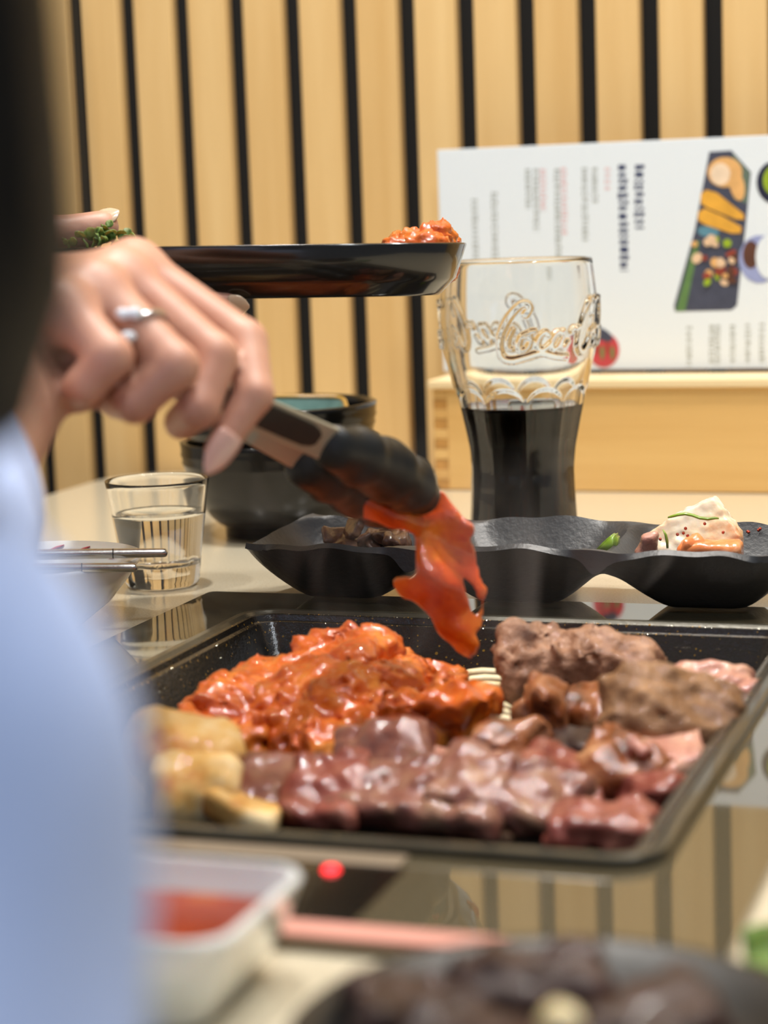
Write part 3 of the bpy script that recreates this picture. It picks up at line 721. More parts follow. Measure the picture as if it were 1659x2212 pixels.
def emboss(th, z):
    """relief height (m) on the glass at angle th (0 faces the camera, + to the right) and height z"""
    R_ = 0.0455
    out = np.zeros(th.shape)
    for rep in (0.0, math.pi):
        x = (((th-rep+math.radians(20)) % (2*math.pi)))*R_*1000/1.06
        y = (z-0.1165)*1000/1.02
        for pts, w in STR:
            lo = pts.min(0)-4; hi = pts.max(0)+4
            m = (x > lo[0]) & (x < hi[0]) & (y > lo[1]) & (y < hi[1])
            if not m.any(): continue
            q = np.stack([x[m], y[m]], 1)
            d = np.full(len(q), 9.0)
            for s in range(0, len(pts), 1): d = np.minimum(d, np.hypot(q[:, 0]-pts[s, 0], q[:, 1]-pts[s, 1]))
            k1 = np.clip((w*1.15+0.7-d)/1.2, 0, 1)
            hgt = 0.0021*k1*k1*(3-2*k1)
            out[m] = np.maximum(out[m], hgt)
    return out
nth, nz_ = 420, 330
TH = np.linspace(-math.pi, math.pi, nth, endpoint=False)
ZS = np.linspace(0.0, GH, nz_)
RO = np.interp(ZS, zz, rr)
k_ = np.hanning(17); k_ /= k_.sum(); RO = np.convolve(np.pad(RO, 8, mode='edge'), k_, 'valid')
TT, ZZ = np.meshgrid(TH, ZS)
RR = np.repeat(RO[:, None], nth, 1)
fl_top = 0.096
ph = ((TT*10/(2*math.pi)) % 1.0)*2-1                       # ten flutes with round tops
arch = np.clip((fl_top-0.011*(1-np.sqrt(np.clip(1-ph*ph, 0, 1)))-ZZ)/0.0022, 0, 1)
RR = RR - 0.0017*arch*(1-np.abs(ph)**3)*np.clip(ZZ/0.01, 0, 1)*np.clip((ZZ-0.02)/0.05, 0.35, 1)
RR = RR+emboss(TT.ravel(), ZZ.ravel()).reshape(TT.shape)
RI = np.interp(ZS, zz, rr)-0.0030-0.0008*np.clip((0.08-ZS)/0.08, 0, 1); RI = np.convolve(np.pad(RI, 8, mode='edge'), k_, 'valid')
Gt = empty('cola_glass', (GX, GY, 0.0005)); tag(Gt, 'contoured soda glass with raised script lettering, half full of dark cola', 'glass')
V, Fc = [], []
def ring_pts(r, z): 
    return np.stack([r*np.sin(TH), -r*np.cos(TH), np.full(nth, z)], 1)
rings = [ring_pts(RR[i], ZS[i]) for i in range(nz_)]
top_r = RO[-1]
rings.append(ring_pts(np.full(nth, top_r-0.0006), GH+0.0012)); rings.append(ring_pts(np.full(nth, RI[-1]+0.0006), GH+0.0012))
for i in range(nz_-1, 0, -6):
    if ZS[i] > 0.014: rings.append(ring_pts(np.full(nth, RI[i]), ZS[i]))
rings.append(ring_pts(np.full(nth, np.interp(0.012, ZS, RI)-0.003), 0.0105))
Vn = np.concatenate(rings); nr = len(rings)
idx = np.arange(nr*nth).reshape(nr, nth)
Q = np.stack([idx[:-1], np.roll(idx[:-1], -1, 1), np.roll(idx[1:], -1, 1), idx[1:]], -1).reshape(-1, 4)
cb = len(Vn); Vn = np.vstack([Vn, [[0, 0, 0.0095]], [[0, 0, 0.0]]])
gl = mesh_obj('glass_body', Vn, [tuple(q) for q in Q]+[(idx[-1][i], idx[-1][(i+1) % nth], cb) for i in range(nth)]+[(idx[0][(i+1) % nth], idx[0][i], cb+1) for i in range(nth)], M['glass'], Gt)
fix_normals(gl)
cz = at_y(1133, 874, GY)[2]
pr = [(0, 0.0098), (np.interp(0.0125, ZS, RI)-0.0025, 0.0108)]
for z in np.linspace(0.0145, cz, 30): pr.append((np.interp(z, ZS, RI)+0.00025, z))
pr += [(np.interp(cz, ZS, RI)-0.002, cz-0.0004), (0, cz-0.0006)]
lathe('cola', pr, M['cola'], Gt, 96)
ice = empty('ice_cube', (GX+0.006, GY-0.012, cz)); tag(ice, 'melting ice cube floating on the cola', 'ice')
o = bm_obj('ice_block', bm_box((-0.014, -0.009, -0.010), (0.014, 0.009, 0.004)), M['ice'], ice, True, 0.003, 3)

# ------------------------------------------------------------------ shot glass with water
SY = 1.112
s0 = at_y(351, 1266, SY); SXc = s0[0]
sg = empty('shot_glass', (SXc, SY, 0.0005)); tag(sg, 'small clear tumbler of water on the table beside the steel chopsticks', 'glass')
def facet(th, r, z):
    k = max(0, min(1, (0.016-z)/0.006))
    a = (th % (math.pi/5))-math.pi/10
    poly = math.cos(math.pi/10)/np.cos(a)
    return r*(1-k)+k*r*(0.35+0.65*poly*1.02)
Hs = 0.0585
prof = [(0, 0.0015), (0.0165, 0.0012), (0.0185, 0.0), (0.0197, 0.001)]
for z in np.linspace(0.003, Hs-0.001, 26): prof.append((0.0200+(0.0284-0.0200)*(z/Hs)**1.05, z))
prof += [(0.0283, Hs-0.0002), (0.0277, Hs), (0.0269, Hs-0.0005)]
for z in np.linspace(Hs-0.002, 0.0135, 24): prof.append((0.0200+(0.0284-0.0200)*(z/Hs)**1.05-0.0021, z))
prof += [(0.0175, 0.0118), (0, 0.0105)]
lathe('glass_body', prof, M['glass'], sg, 120, rfun=facet)
wz = 0.0405
pw = [(0, 0.0106), (0.0174, 0.0119)]
for z in np.linspace(0.0137, wz, 16): pw.append((0.0200+(0.0284-0.0200)*(z/Hs)**1.05-0.0020, z))
pw += [(0.0225, wz-0.0006), (0, wz-0.0008)]
lathe('water', pw, M['water'], sg, 96)

# ------------------------------------------------------------------ stacked black bowls with a small glazed dish inside
BYc = 1.285
b0 = at_y(612, 1150, BYc)
def bowl(name, label, zoff, Rr, H, foot, mat, loc, ridges=True):
    t = empty(name, (loc[0], loc[1], zoff)); tag(t, label, 'bowl')
    outer = [(0, 0.0), (foot, 0.0), (foot, 0.006)]
    for s in np.linspace(0.02, 1, 26):
        r = foot+(Rr-foot)*math.sin(s*math.pi/2)**0.85; z = 0.006+(H-0.006)*s**1.25
        if ridges and s > 0.7: r += 0.0005*math.sin(s*95)
        outer.append((r, z))
    inner = [(Rr-0.0018, H+0.0008), (Rr-0.0035, H)]
    for s in np.linspace(0.97, 0.05, 20):
        inner.append((max(foot*0.6, foot+(Rr-foot)*math.sin(s*math.pi/2)**0.85-0.0040), 0.010+(H-0.010)*s**1.25))
    inner.append((0, 0.0095))
    lathe('bowl_body', outer+inner, mat, t, 80)
    return t
RB = 215*BYc/F_PX
bowl('rice_bowl', 'lower glossy black bowl of the nested pair behind the chopsticks', 0.0005, RB, 0.0595, 0.036, M['gloss'], (b0[0], BYc))
bowl('rice_bowl', 'upper glossy black bowl nested in another and holding a teal dish', 0.0215, RB-0.001, 0.0600, 0.030, M['gloss'], (b0[0]+0.0005, BYc))
sq = empty('square_dish', (b0[0]+0.006, BYc-0.004, 0.0615)); tag(sq, 'small square teal glazed dish with ochre rim lying in the black bowl', 'dish')
sq.rotation_euler = (math.radians(14), math.radians(3), 0.12)
def sqdish(half, H, mat1, mat2, parent, th=0.0025, r=0.008):
    V, Fc, L = [], [], []
    def loop(s, z, rr_):
        pts = rrect(-s, s, -s*0.8, s*0.8, rr_, 4); L.append((len(V), len(pts))); V.extend([(p[0], p[1], z) for p in pts])
    loop(half*0.70, 0, r*0.7); loop(half*0.74, 0.0, r*0.7); loop(half, H, r); 
    nb = 3
    loop(half-th, H, r*0.8); loop(half*0.70-th*0.4, 0.003, r*0.6)
    for (a, n), (b, _) in zip(L[:-1], L[1:]):
        for i in range(n): Fc.append((a+i, a+(i+1) % n, b+(i+1) % n, b+i))
    Fc.append(tuple(range(L[0][0], L[0][0]+L[0][1]))); Fc.append(tuple(range(L[-1][0], L[-1][0]+L[-1][1])))
    o = mesh_obj('dish_body', V, Fc, mat1, parent); fix_normals(o); shade_auto(o, 0.6)
    pts = [(p[0], p[1], H) for p in rrect(-half+th/2, half-th/2, -half*0.8+th/2, half*0.8-th/2, r, 4)]
    tube('dish_rim', pts+[pts[0]], th*0.62, mat2, parent, 8, cap=False)
sqdish(0.038, 0.016, M['teal'], M['goldrim'], sq)

# ------------------------------------------------------------------ long three-part stoneware dish
DU0, DU1, DVc, DHD = -0.408, -0.1275, 0.990, 0.046
dish = uv_obj(empty('divided_dish', W((DU0+DU1)/2, DVc, 0.0030))); tag(dish, 'long matt black wavy dish with three hollows of side dishes', 'dish')
def build_dish():
    nu, nv = 150, 46; L = (DU1-DU0)/3
    us = np.linspace(DU0, DU1, nu); vs = np.linspace(-DHD, DHD, nv)
    UU, VV = np.meshgrid(us, vs, indexing='ij')
    lob = np.clip(((UU-DU0)/L).astype(int), 0, 2); uc = DU0+(lob+0.5)*L
    a = np.abs(UU-uc)/(L/2); b = np.abs(VV)/DHD
    rho = np.clip((a**5.5+b**5.5)**(1/5.5), 0, 1.15)
    rim = 0.0330+0.0012*np.sin(UU*70+1.0)+0.0006*np.sin(UU*190)+0.0008*np.sin(VV*80+UU*30)
    rim = rim+0.0045*np.clip((0.12-(UU-DU0)/(DU1-DU0))/0.12, 0, 1)*np.clip(VV/DHD, 0, 1)
    ridge = 1-0.10*np.exp(-(b/0.75)**6)*((lob >= 0))
    prof = np.clip(rho, 0, 1)
    z = 0.0045+(rim-0.0045)*np.clip((prof-0.40)/0.60, 0, 1)**1.25*np.where(a > b, ridge, 1.0)
    v_edge = VV*(1+0.02*np.sin(UU*52)*b**4)
    # round the outer corners of the two end hollows
    sgn = np.sign(UU-uc); outer = ((lob == 0) & (sgn < 0)) | ((lob == 2) & (sgn > 0)); k = 0.62
    v_edge = np.where(outer, v_edge*np.sqrt(1-k*a*a/2), v_edge)
    UR = np.where(outer, uc+sgn*(L/2)*a*np.sqrt(1-k*b*b/2), UU)
    # left end drawn out to a point at the front corner, as if pinched
    e = np.clip((DU0+0.022-UU)/0.022, 0, 1)
    UE = UR+0.004*e*np.clip(VV/DHD, -1, 1)
    top = np.stack([UE-(DU0+DU1)/2, v_edge, z], -1)
    nrm = np.cross(np.gradient(top, axis=0), np.gradient(top, axis=1)); nrm /= np.linalg.norm(nrm, axis=-1)[..., None]
    th = 0.0036*(1-0.15*np.clip((rho-0.85)/0.3, 0, 1))
    for ub in (DU0+L, DU0+2*L): th = th+0.0085*np.exp(-((UU-ub)/0.007)**2)
    th = th[..., None]
    bot = top-nrm*th; bot[..., 2] = np.maximum(bot[..., 2], 0)
    V = np.concatenate([top.reshape(-1, 3), bot.reshape(-1, 3)]); n = nu*nv
    I = np.arange(n).reshape(nu, nv)
    q = np.stack([I[:-1, :-1], I[1:, :-1], I[1:, 1:], I[:-1, 1:]], -1).reshape(-1, 4)
    Fc = [tuple(x) for x in q]+[tuple(x[::-1]+n) for x in q]
    for k in range(nu-1):
        Fc.append((I[k, 0], I[k, 0]+n, I[k+1, 0]+n, I[k+1, 0])); Fc.append((I[k+1, -1], I[k+1, -1]+n, I[k, -1]+n, I[k, -1]))
    for k in range(nv-1):
        Fc.append((I[0, k+1], I[0, k+1]+n, I[0, k]+n, I[0, k])); Fc.append((I[-1, k], I[-1, k]+n, I[-1, k+1]+n, I[-1, k+1]))
    o = mesh_obj('dish_body', V, Fc, M['dish'], dish); fix_normals(o); shade_auto(o, 0.9)
build_dish()
DZ = 0.0055
def side(px, py, vv, size, mat, name, label, cat, rotz=0, tilt=(0, 0), seed=0, group=None, **kw):
    c = at_v(px, py, vv)
    return slab(name, label, cat, mat, c, size, rotz-YAW, tilt, seed, group=group, h=kw.pop('h', 0.0011), **kw)
GB = 'braised vegetable pieces in the dish'
BL = 'dark brown braised vegetable piece in the dish hollow under the tongs'
for i, (px, py, sz, r, t) in enumerate([(725, 1160, (.016, .012, .004), .4, (.9, .4)), (765, 1140, (.018, .014, .004), -.3, (1.0, -.5)), (770, 1175, (.016, .012, .005), .2, (.5, .2)), (745, 1180, (.020, .014, .008), 0, (.2, 0))]):
    side(px, py, 1.0, sz, M['brownveg'], 'braised_vegetable', BL, 'food', r, t, 200+i, GB, wob=0.3, lump=0.0004, h=0.0009)
for i, (px, py) in enumerate([(810, 1168), (838, 1165), (860, 1172)]):
    side(px, py, 0.995, (.013, .012, .010), M['brownveg'], 'minced_meat', 'crumbly light brown mince lump in the black dish', 'food', .3*i, (.2, .2), 210+i, 'mince lumps in the dish', wob=0.4, lump=0.0012, h=0.0009)
def wedge(name, label, poly, vv, depth, mat, cat, parent=None):
    """a cut piece of vegetable: outline at its own distance with real thickness"""
    bm = bmesh.new()
    base = [at_v(x, y, vv) for x, y in poly]
    lo = min(p[2] for p in base)
    pts = [Vector((p@EX, vv, p[2])) for p in base]
    f = bm.faces.new([bm.verts.new(p) for p in pts])
    r = bmesh.ops.extrude_face_region(bm, geom=[f])
    for v in r['geom']:
        if isinstance(v, bmesh.types.BMVert): v.co.y += depth
    bmesh.ops.recalc_face_normals(bm, faces=list(bm.faces))
    bmesh.ops.bevel(bm, geom=list(bm.edges), offset=0.0011, segments=3, affect='EDGES', clamp_overlap=True)
    o = uv_obj(bm_obj(name, bm, mat, parent, True))
    if label: tag(o, label, cat)
    return o
wedge('cucumber_stick', 'pale green cucumber piece in the middle hollow of the dish', [(1278, 1196), (1305, 1168), (1322, 1154), (1331, 1160), (1330, 1198)], 0.985, 0.010, M['green'], 'cucumber')
def radish_fn():
    pts = [(1388, 1200), (1388, 1160), (1420, 1138), (1450, 1118), (1526, 1084), (1548, 1104), (1600, 1168), (1600, 1200)]
    P3 = [at_v(x, y, 0.985) for x, y in pts]
    poly = np.array([[p@EX, p[2]] for p in P3])
    nz = Noise(5)
    def fn(P):
        u = P@EX; v = P@EY; q = np.stack([u+0.0008*nz(P, 40), P[:, 2]], 1)
        d = np.full(len(P), 1e9); s = np.ones(len(P))
        n = len(poly)
        for i in range(n):
            a = poly[i]; b = poly[i-1]; e = b-a; w = q-a
            t = np.clip((w@e)/(e@e), 0, 1); d = np.minimum(d, ((w-t[:, None]*e)**2).sum(1))
            c1 = q[:, 1] >= a[1]; c2 = q[:, 1] < b[1]; c3 = e[0]*w[:, 1] > e[1]*w[:, 0]
            fl_ = (c1 & c2 & c3) | (~c1 & ~c2 & ~c3); s = np.where(fl_, -s, s)
        d2 = s*np.sqrt(d)
        lean = (P[:, 2]-0.03)*0.45
        dv = np.abs(v-0.992-lean)-0.0055
        return (smin(-np.minimum(-d2, 1e9), dv, 1e-9)*0 + (np.maximum(d2, dv)+0.0004*nz(P, 150)))*0.8
    return fn, np.array(P3)
fn, P3 = radish_fn()
lo = P3.min(0)-[0.012, 0.004, 0.006]; hi = P3.max(0)+[0.012, 0.03, 0.006]
rd = sdf_obj('pickled_radish', fn, lo, hi, 0.0010, M['radish']); tag(rd, 'peaked white pickled radish slice flecked with chili in the right hollow', 'pickle')
side(1530, 1190, 0.972, (.034, .012, .010), M['kimchi'], 'kimchi_piece', 'long orange pickled kimchi strip in front of the white radish', 'kimchi', -0.05, (0.2, 0.03), 221, wob=0.25, lump=0.0004)
side(1494, 1182, 0.971, (.010, .008, .009), M['kimchi'], 'kimchi_piece', 'small ruffled orange kimchi scrap leaning on the white radish', 'kimchi', 0.3, (0.4, 0.3), 222, wob=0.45, lump=0.0006)
side(1400, 1178, 0.978, (.006, .008, .012), M['pinkbeef'], 'kimchi_piece', 'pinkish kimchi bit at the end of the white radish', 'kimchi', 0.3, (0.4, 0.3), 223, wob=0.35, lump=0.0006)
def strip(name, label, pts, vv, r, mat, cat, flat=0.5, group=None):
    P = [at_v(x, y, vv) for x, y in pts]
    o = tube(name, P, r, mat, None, 8, flat=flat); tag(o, label, cat, group); return o
strip('scallion_strip', 'long wavy green scallion strip draped over the white radish', [(1443, 1118), (1450, 1116), (1465, 1112), (1480, 1110), (1496, 1113), (1512, 1119), (1530, 1121), (1545, 1119), (1553, 1120)], 0.9805, [.0008, .0014, .0016, .0016, .0016, .0016, .0016, .0014, .0007], M['green'], 'scallion')
strip('scallion_strip', 'short upright green scallion strip on the left of the white radish', [(1432, 1144), (1438, 1155), (1441, 1168), (1442, 1184)], 0.9765, [.0006, .0013, .0016, .0012], M['green'], 'scallion')
for i in range(12):
    rr_ = random.Random(40+i); x = rr_.uniform(1420, 1580); y = rr_.uniform(1130, 1180) if i < 8 else rr_.uniform(1140, 1160)
    if i >= 8: x = rr_.uniform(1610, 1655); 
    c = at_v(x, y, 0.979 if i < 8 else 1.03)
    o = lathe('chili_flake', [(0, -.0003), (.0009, 0), (0, .0003)], M['chili'], None, 6); o.location = Vector(c); o.rotation_euler = (1.3, rr_.uniform(0, 3), 0)
    tag(o, 'tiny red chili flake on the pickles in the black dish', 'chili flake', 'chili flakes')

# ------------------------------------------------------------------ left: porcelain saucer, steel chopsticks
scup = empty('sauce_saucer', (-0.172, 1.005, 0.0005)); tag(scup, 'white porcelain saucer with red smears under the steel chopsticks', 'saucer')
lathe('saucer_body', [(0, 0), (0.020, 0), (0.022, 0.002), (0.035, 0.012), (0.045, 0.024), (0.0515, 0.033), (0.0520, 0.0345), (0.0508, 0.0350), (0.0440, 0.0262), (0.033, 0.0145), (0.020, 0.0055), (0, 0.0045)], M['white'], scup, 96)
for i, (a, r, l) in enumerate([(1.75, .0495, .012), (1.45, .049, .007), (1.15, .0485, .006), (0.7, .047, .005), (2.2, .049, .010)]):
    P = [(math.cos(a+t*l/.04)*(r-0.002*t), math.sin(a+t*l/.04)*(r-0.002*t), 0.0262+((r-0.002*t)-0.044)*1.29+0.0005) for t in np.linspace(0, 1, 5)]
    tube('sauce_smear', P, [.0004, .0014, .0018, .0012, .0004], M['p_redberry'], scup, 8, flat=0.35)
def chopstick(tip, tail, label):
    t = empty('chopstick', tip); tag(t, label, 'chopstick', None)
    tip = np.array(tip); tail = np.array(tail); d = (tail-tip); 
    pts = [d*s for s in (0, .003, .006, .012, .05, .4, 1)]
    tube('shaft', pts, [.0009, .0018, .0021, .0022, .0023, .0028, .0034], M['steel'], t, 14)
    for s in (.12, .17, .22, .27):
        a = d*s; b = d*(s+.0025); tube('groove', [a, b], [.00245, .00245], M['metaldark'], t, 14)
    return t
c1 = at_y(362, 1194, 0.985); c2 = at_y(297, 1226, 0.965)
chopstick(c1, c1+np.array([-0.215, -0.020, 0.008]), 'steel chopstick lying across the saucer with its tip at the tumbler')
chopstick(c2, c2+np.array([-0.215, -0.012, 0.008]), 'steel chopstick whose tip ends over the saucer rim')

# ------------------------------------------------------------------ front: sauce bowl, meat dish, paper sleeve, lettuce plate
sb = uv_obj(empty('sauce_bowl', W(-0.234, 0.462, 0.0005))); tag(sb, 'white square porcelain bowl with red dipping sauce before the pan', 'bowl')
def square_bowl(parent, half, H, mat, depth=0.8):
    V, Fc, L = [], [], []
    def loop(s, z, r):
        pts = rrect(-s, s, -s*depth, s*depth, r, 6); L.append((len(V), len(pts))); V.extend([(p[0], p[1], z) for p in pts])
    for s, z in ((0.62, 0), (0.68, 0.0), (0.74, 0.002), (0.90, H*0.55), (1.0, H-0.001), (0.985, H), (0.94, H), (0.92, H-0.002), (0.82, H*0.5), (0.66, 0.005)):
        loop(half*s, z, half*0.28*s)
    for (a, n), (b, _) in zip(L[:-1], L[1:]):
        for i in range(n): Fc.append((a+i, a+(i+1) % n, b+(i+1) % n, b+i))
    Fc.append(tuple(range(L[0][0], L[0][0]+L[0][1]))); Fc.append(tuple(range(L[-1][0], L[-1][0]+L[-1][1])))
    o = mesh_obj('bowl_body', V, Fc, mat, parent); fix_normals(o); shade_auto(o, 0.8)
square_bowl(sb, 0.040, 0.027, M['white'], 0.80)
prism('sauce', rrect(-0.0345, 0.0345, -0.0275, 0.0275, 0.010, 6), 0.014, 0.0185, M['sauce'], sb, 0.0006)
slv = prism('chopstick_sleeve', [(-0.224, 0.5035), (-0.146, 0.5035), (-0.146, 0.5145), (-0.224, 0.5145)], CT+0.0002, CT+0.0016, M['paperpink']); uv_obj(slv)
tag(slv, 'pale pink paper strip lying on the front edge of the cooktop', 'paper')
PD = (0.034, 0.424)
md = empty('meat_dish', (PD[0], PD[1], 0.0005)); tag(md, 'round black dish of dark raw meat nearest the table edge', 'dish')
lathe('dish_body', [(0, 0), (0.036, 0), (0.038, 0.003), (0.056, 0.015), (0.0605, 0.0205), (0.0600, 0.0220), (0.0580, 0.0215), (0.052, 0.0165), (0.036, 0.0075), (0, 0.0065)], M['mattblack'], md, 96)
for i, (dx, dy, s, r, t) in enumerate([(-.030, .020, (.034, .026, .012), .3, (.2, .3)), (-.004, .030, (.036, .024, .013), .1, (.4, 0)), (-.012, -.004, (.044, .034, .014), -.4, (.1, .1)), (.022, .002, (.030, .026, .012), .5, (.1, -.2)), (-.034, -.014, (.030, .026, .012), 1.0, (0, .2)), (.010, -.030, (.044, .028, .014), 0, (0, 0))]):
    slab('raw_meat', 'dark raw meat slice under the garlic clove in the round dish' if i == 2 else 'dark raw meat slice heaped in the round black dish', 'meat', M['darkbeef'], (PD[0]+dx, PD[1]+dy, 0.0175+0.003*(i % 2)), s, r, t, 300+i, wob=0.3, group='dark meat slices in the round dish', h=0.0022)
o = lathe('garlic_clove', [(0, 0), (.004, .001), (.0052, .004), (.004, .0075), (.0012, .011), (0, .0115)], M['onion'], None, 18); gp = at_z(1185, 2216, 0.027); o.location = Vector(gp); o.rotation_euler = (1.2, 0, 0.6)
tag(o, 'white garlic clove on the dark raw meat slices', 'garlic')
lp = at_z(1830, 2100, 0.004)
lt = empty('lettuce_leaf', (lp[0], lp[1], 0.0005)); tag(lt, 'green lettuce leaf lying on the cream table beside the cooktop', 'lettuce')
nu, nv = 22, 16; V = []
for i in range(nu):
    for j in range(nv):
        s = i/(nu-1); q = j/(nv-1)*2-1; wd = 0.022*math.sin(math.pi*(0.08+0.9*s))**0.7
        V.append((0.05*(s-0.5), q*wd, 0.006+0.003*math.sin(9*q+5*s)*abs(q)+0.006*q*q))
Fq = [(i*nv+j, (i+1)*nv+j, (i+1)*nv+j+1, i*nv+j+1) for i in range(nu-1) for j in range(nv-1)]
lb = mesh_obj('leaf_blade', V, Fq, M['leaf'], lt); md_ = lb.modifiers.new('thick', 'SOLIDIFY'); md_.thickness = 0.0008
tube('leaf_rib', [(-0.03, 0, 0.004), (0, 0, 0.0055), (0.024, 0, 0.0062)], [.0022, .0016, .0005], M['green'], lt, 8)

# ------------------------------------------------------------------ platter held in the left hand, with food
PLY = 1.02
pc1 = at_y(555, 532, PLY)
pl = empty('serving_plate', (pc1[0], PLY, pc1[2]-0.0245)); tag(pl, 'black round plate held level above the table by a hand', 'plate')
pl.rotation_euler = (math.radians(-1.3), math.radians(1.2), 0)
RP = 0.1020
lathe('plate_body', [(0, 0.0030), (0.078, 0.0030), (0.082, 0.0), (0.0885, 0.0), (0.0900, 0.0012), (0.0945, 0.0060), (0.0965, 0.0080), (0.0990, 0.0150), (RP, 0.0238), (RP-0.0003, 0.0246), (RP-0.0016, 0.0248), (RP-0.003, 0.0240), (0.0955, 0.0105), (0.090, 0.0075), (0, 0.0065)], M['platter'], pl, 160, rfun=lambda th, r, z: r/(np.abs(np.cos(th))**3.6+np.abs(np.sin(th)/0.62)**3.6)**(1/3.6))
GP = 'orange marinated pieces on the held plate'
for i, (px, yy, s) in enumerate([(938, 1.005, (.020, .020, .027)), (915, .995, (.022, .018, .024)), (890, 1.03, (.026, .02, .022)), (962, 1.03, (.014, .016, .022)), (868, 1.00, (.028, .02, .0205))]):
    c = at_y(px, 530, yy); c[2] = pl.location.z+0.0055+s[2]*0.45
    slab('marinated_chicken', 'tallest orange chicken piece sticking up over the held plate rim' if i == 0 else 'orange marinated chicken piece at the rim of the held black plate', 'meat', M['chicken'], c, s, .4*i, (.1, .05*i), 400+i, wob=0.25, group=GP, h=0.0012, lump=0.0014, lf=90)
# sprout garnish
gpn = at_y(225, 532, 0.975)
gar = empty('sprout_garnish', gpn); tag(gar, 'green cress sprouts at the thumb end of the held plate', 'garnish')
rg = random.Random(3)
def sprout_leaf(c, d, size):
    d = d/np.linalg.norm(d); s_ = np.cross(d, [0.2, 1, 0.1]); s_ /= np.linalg.norm(s_); n_ = np.cross(s_, d)
    V = [c]; 
    for t, w in ((.3, .45), (.6, .5), (.85, .3)):
        V += [c+d*size*t-s_*size*w*.8, c+d*size*t+n_*size*.12, c+d*size*t+s_*size*w*.8]
    V.append(c+d*size)
    Fq = [(0, 2, 1), (0, 3, 2)]
    for k in (0, 1): b = 1+3*k; Fq += [(b, b+1, b+4, b+3), (b+1, b+2, b+5, b+4)]
    Fq += [(7, 8, 10), (8, 9, 10)]
    o = mesh_obj('leaf', V, Fq, M['leaf'], gar, True, True); m_ = o.modifiers.new('thick', 'SOLIDIFY'); m_.thickness = 0.0004
for px, py, qx, qy, n in [(150, 535, 140, 522, 4), (190, 538, 178, 515, 4), (195, 540, 205, 503, 7), (205, 540, 228, 500, 6), (210, 530, 215, 512, 5), (228, 515, 250, 515, 4), (262, 536, 258, 520, 4), (262, 536, 274, 512, 5)]:
    yy = rg.uniform(0.968, 0.985); a = at_y(px, py+8, yy); b = at_y(qx, qy, yy)
    tube('stem', [a, (a+b)/2+[.001, 0, .0005], b], [.0008, .0007, .0005], M['leaf'], gar, 6, True)
    for k in range(n):
        dv = np.array([rg.uniform(-1, 1), rg.uniform(-1, 1), rg.uniform(-.3, .9)])
        sprout_leaf(b+np.array([rg.uniform(-.002, .002), 0, rg.uniform(-.002, .002)]), dv, rg.uniform(.0035, .0062))

# ------------------------------------------------------------------ person: both arms, torso, head
person = empty('person', (-0.27, 0.03, FLOOR_Z)); tag(person, 'person in a pale blue shirt with dark hair holding tongs and a plate', 'person')
J = lambda x, y, Y: at_y(x, y, Y)
wr = J(85, 712, .80); EL = np.array([-0.158, 0.53, 0.085]); SH = np.array([-0.135, 0.235, 0.265])
mcp = [J(290, 580, .790), J(262, 600, .768), J(212, 628, .745), J(140, 668, .728)]
pip = [J(528, 738, .768), J(462, 770, .748), J(378, 790, .728), J(238, 770, .714)]
dip = [J(549, 852, .752), J(428, 880, .738), J(292, 868, .728), J(185, 830, .716)]
tip = [J(470, 975, .744), J(392, 912, .757), J(258, 868, .748), J(172, 850, .742)]
rad = [(.0108, .0086, .0072, .0052), (.0108, .0090, .0078, .0066), (.0104, .0088, .0076, .0064), (.0096, .0080, .0068, .0060)]
def hand_fn(P):
    palm = cap_sd(P, wr, wr+(EL-wr)*0.9, .0235, .034)
    for k in range(4):
        palm = smin(palm, cap_sd(P, wr+(mcp[k]-wr)*0.12, mcp[k], .019, rad[k][0]), .014)
    palm = smin(palm, cap_sd(P, J(120, 770, .785), J(300, 800, .775), .019, .014), .012)
    palm = smin(palm, cap_sd(P, J(110, 730, .760), J(215, 800, .748), .018, .013), .010)
    fing = None
    for k in range(4):
        r = rad[k]
        f = smin(cap_sd(P, mcp[k], pip[k], r[0]*0.93, r[1]*0.96), cap_sd(P, pip[k], dip[k], r[1], r[2]), .002)
        f = smin(f, cap_sd(P, dip[k], tip[k], r[2], r[3]), .002)
        fing = f if fing is None else smin(fing, f, .0012)
    th = smin(cap_sd(P, J(130, 720, .825), J(320, 770, .828), .016, .0115), smin(cap_sd(P, J(320, 770, .828), J(470, 850, .805), .011, .0092), cap_sd(P, J(470, 850, .805), J(515, 880, .795), .009, .007), .004), .006)
    d = smin(smin(palm, fing, .0065), th, .006)
    return d
hv, hq = nets(hand_fn, (-0.225, 0.66, 0.06), (-0.035, 0.87, 0.235), 0.0019)
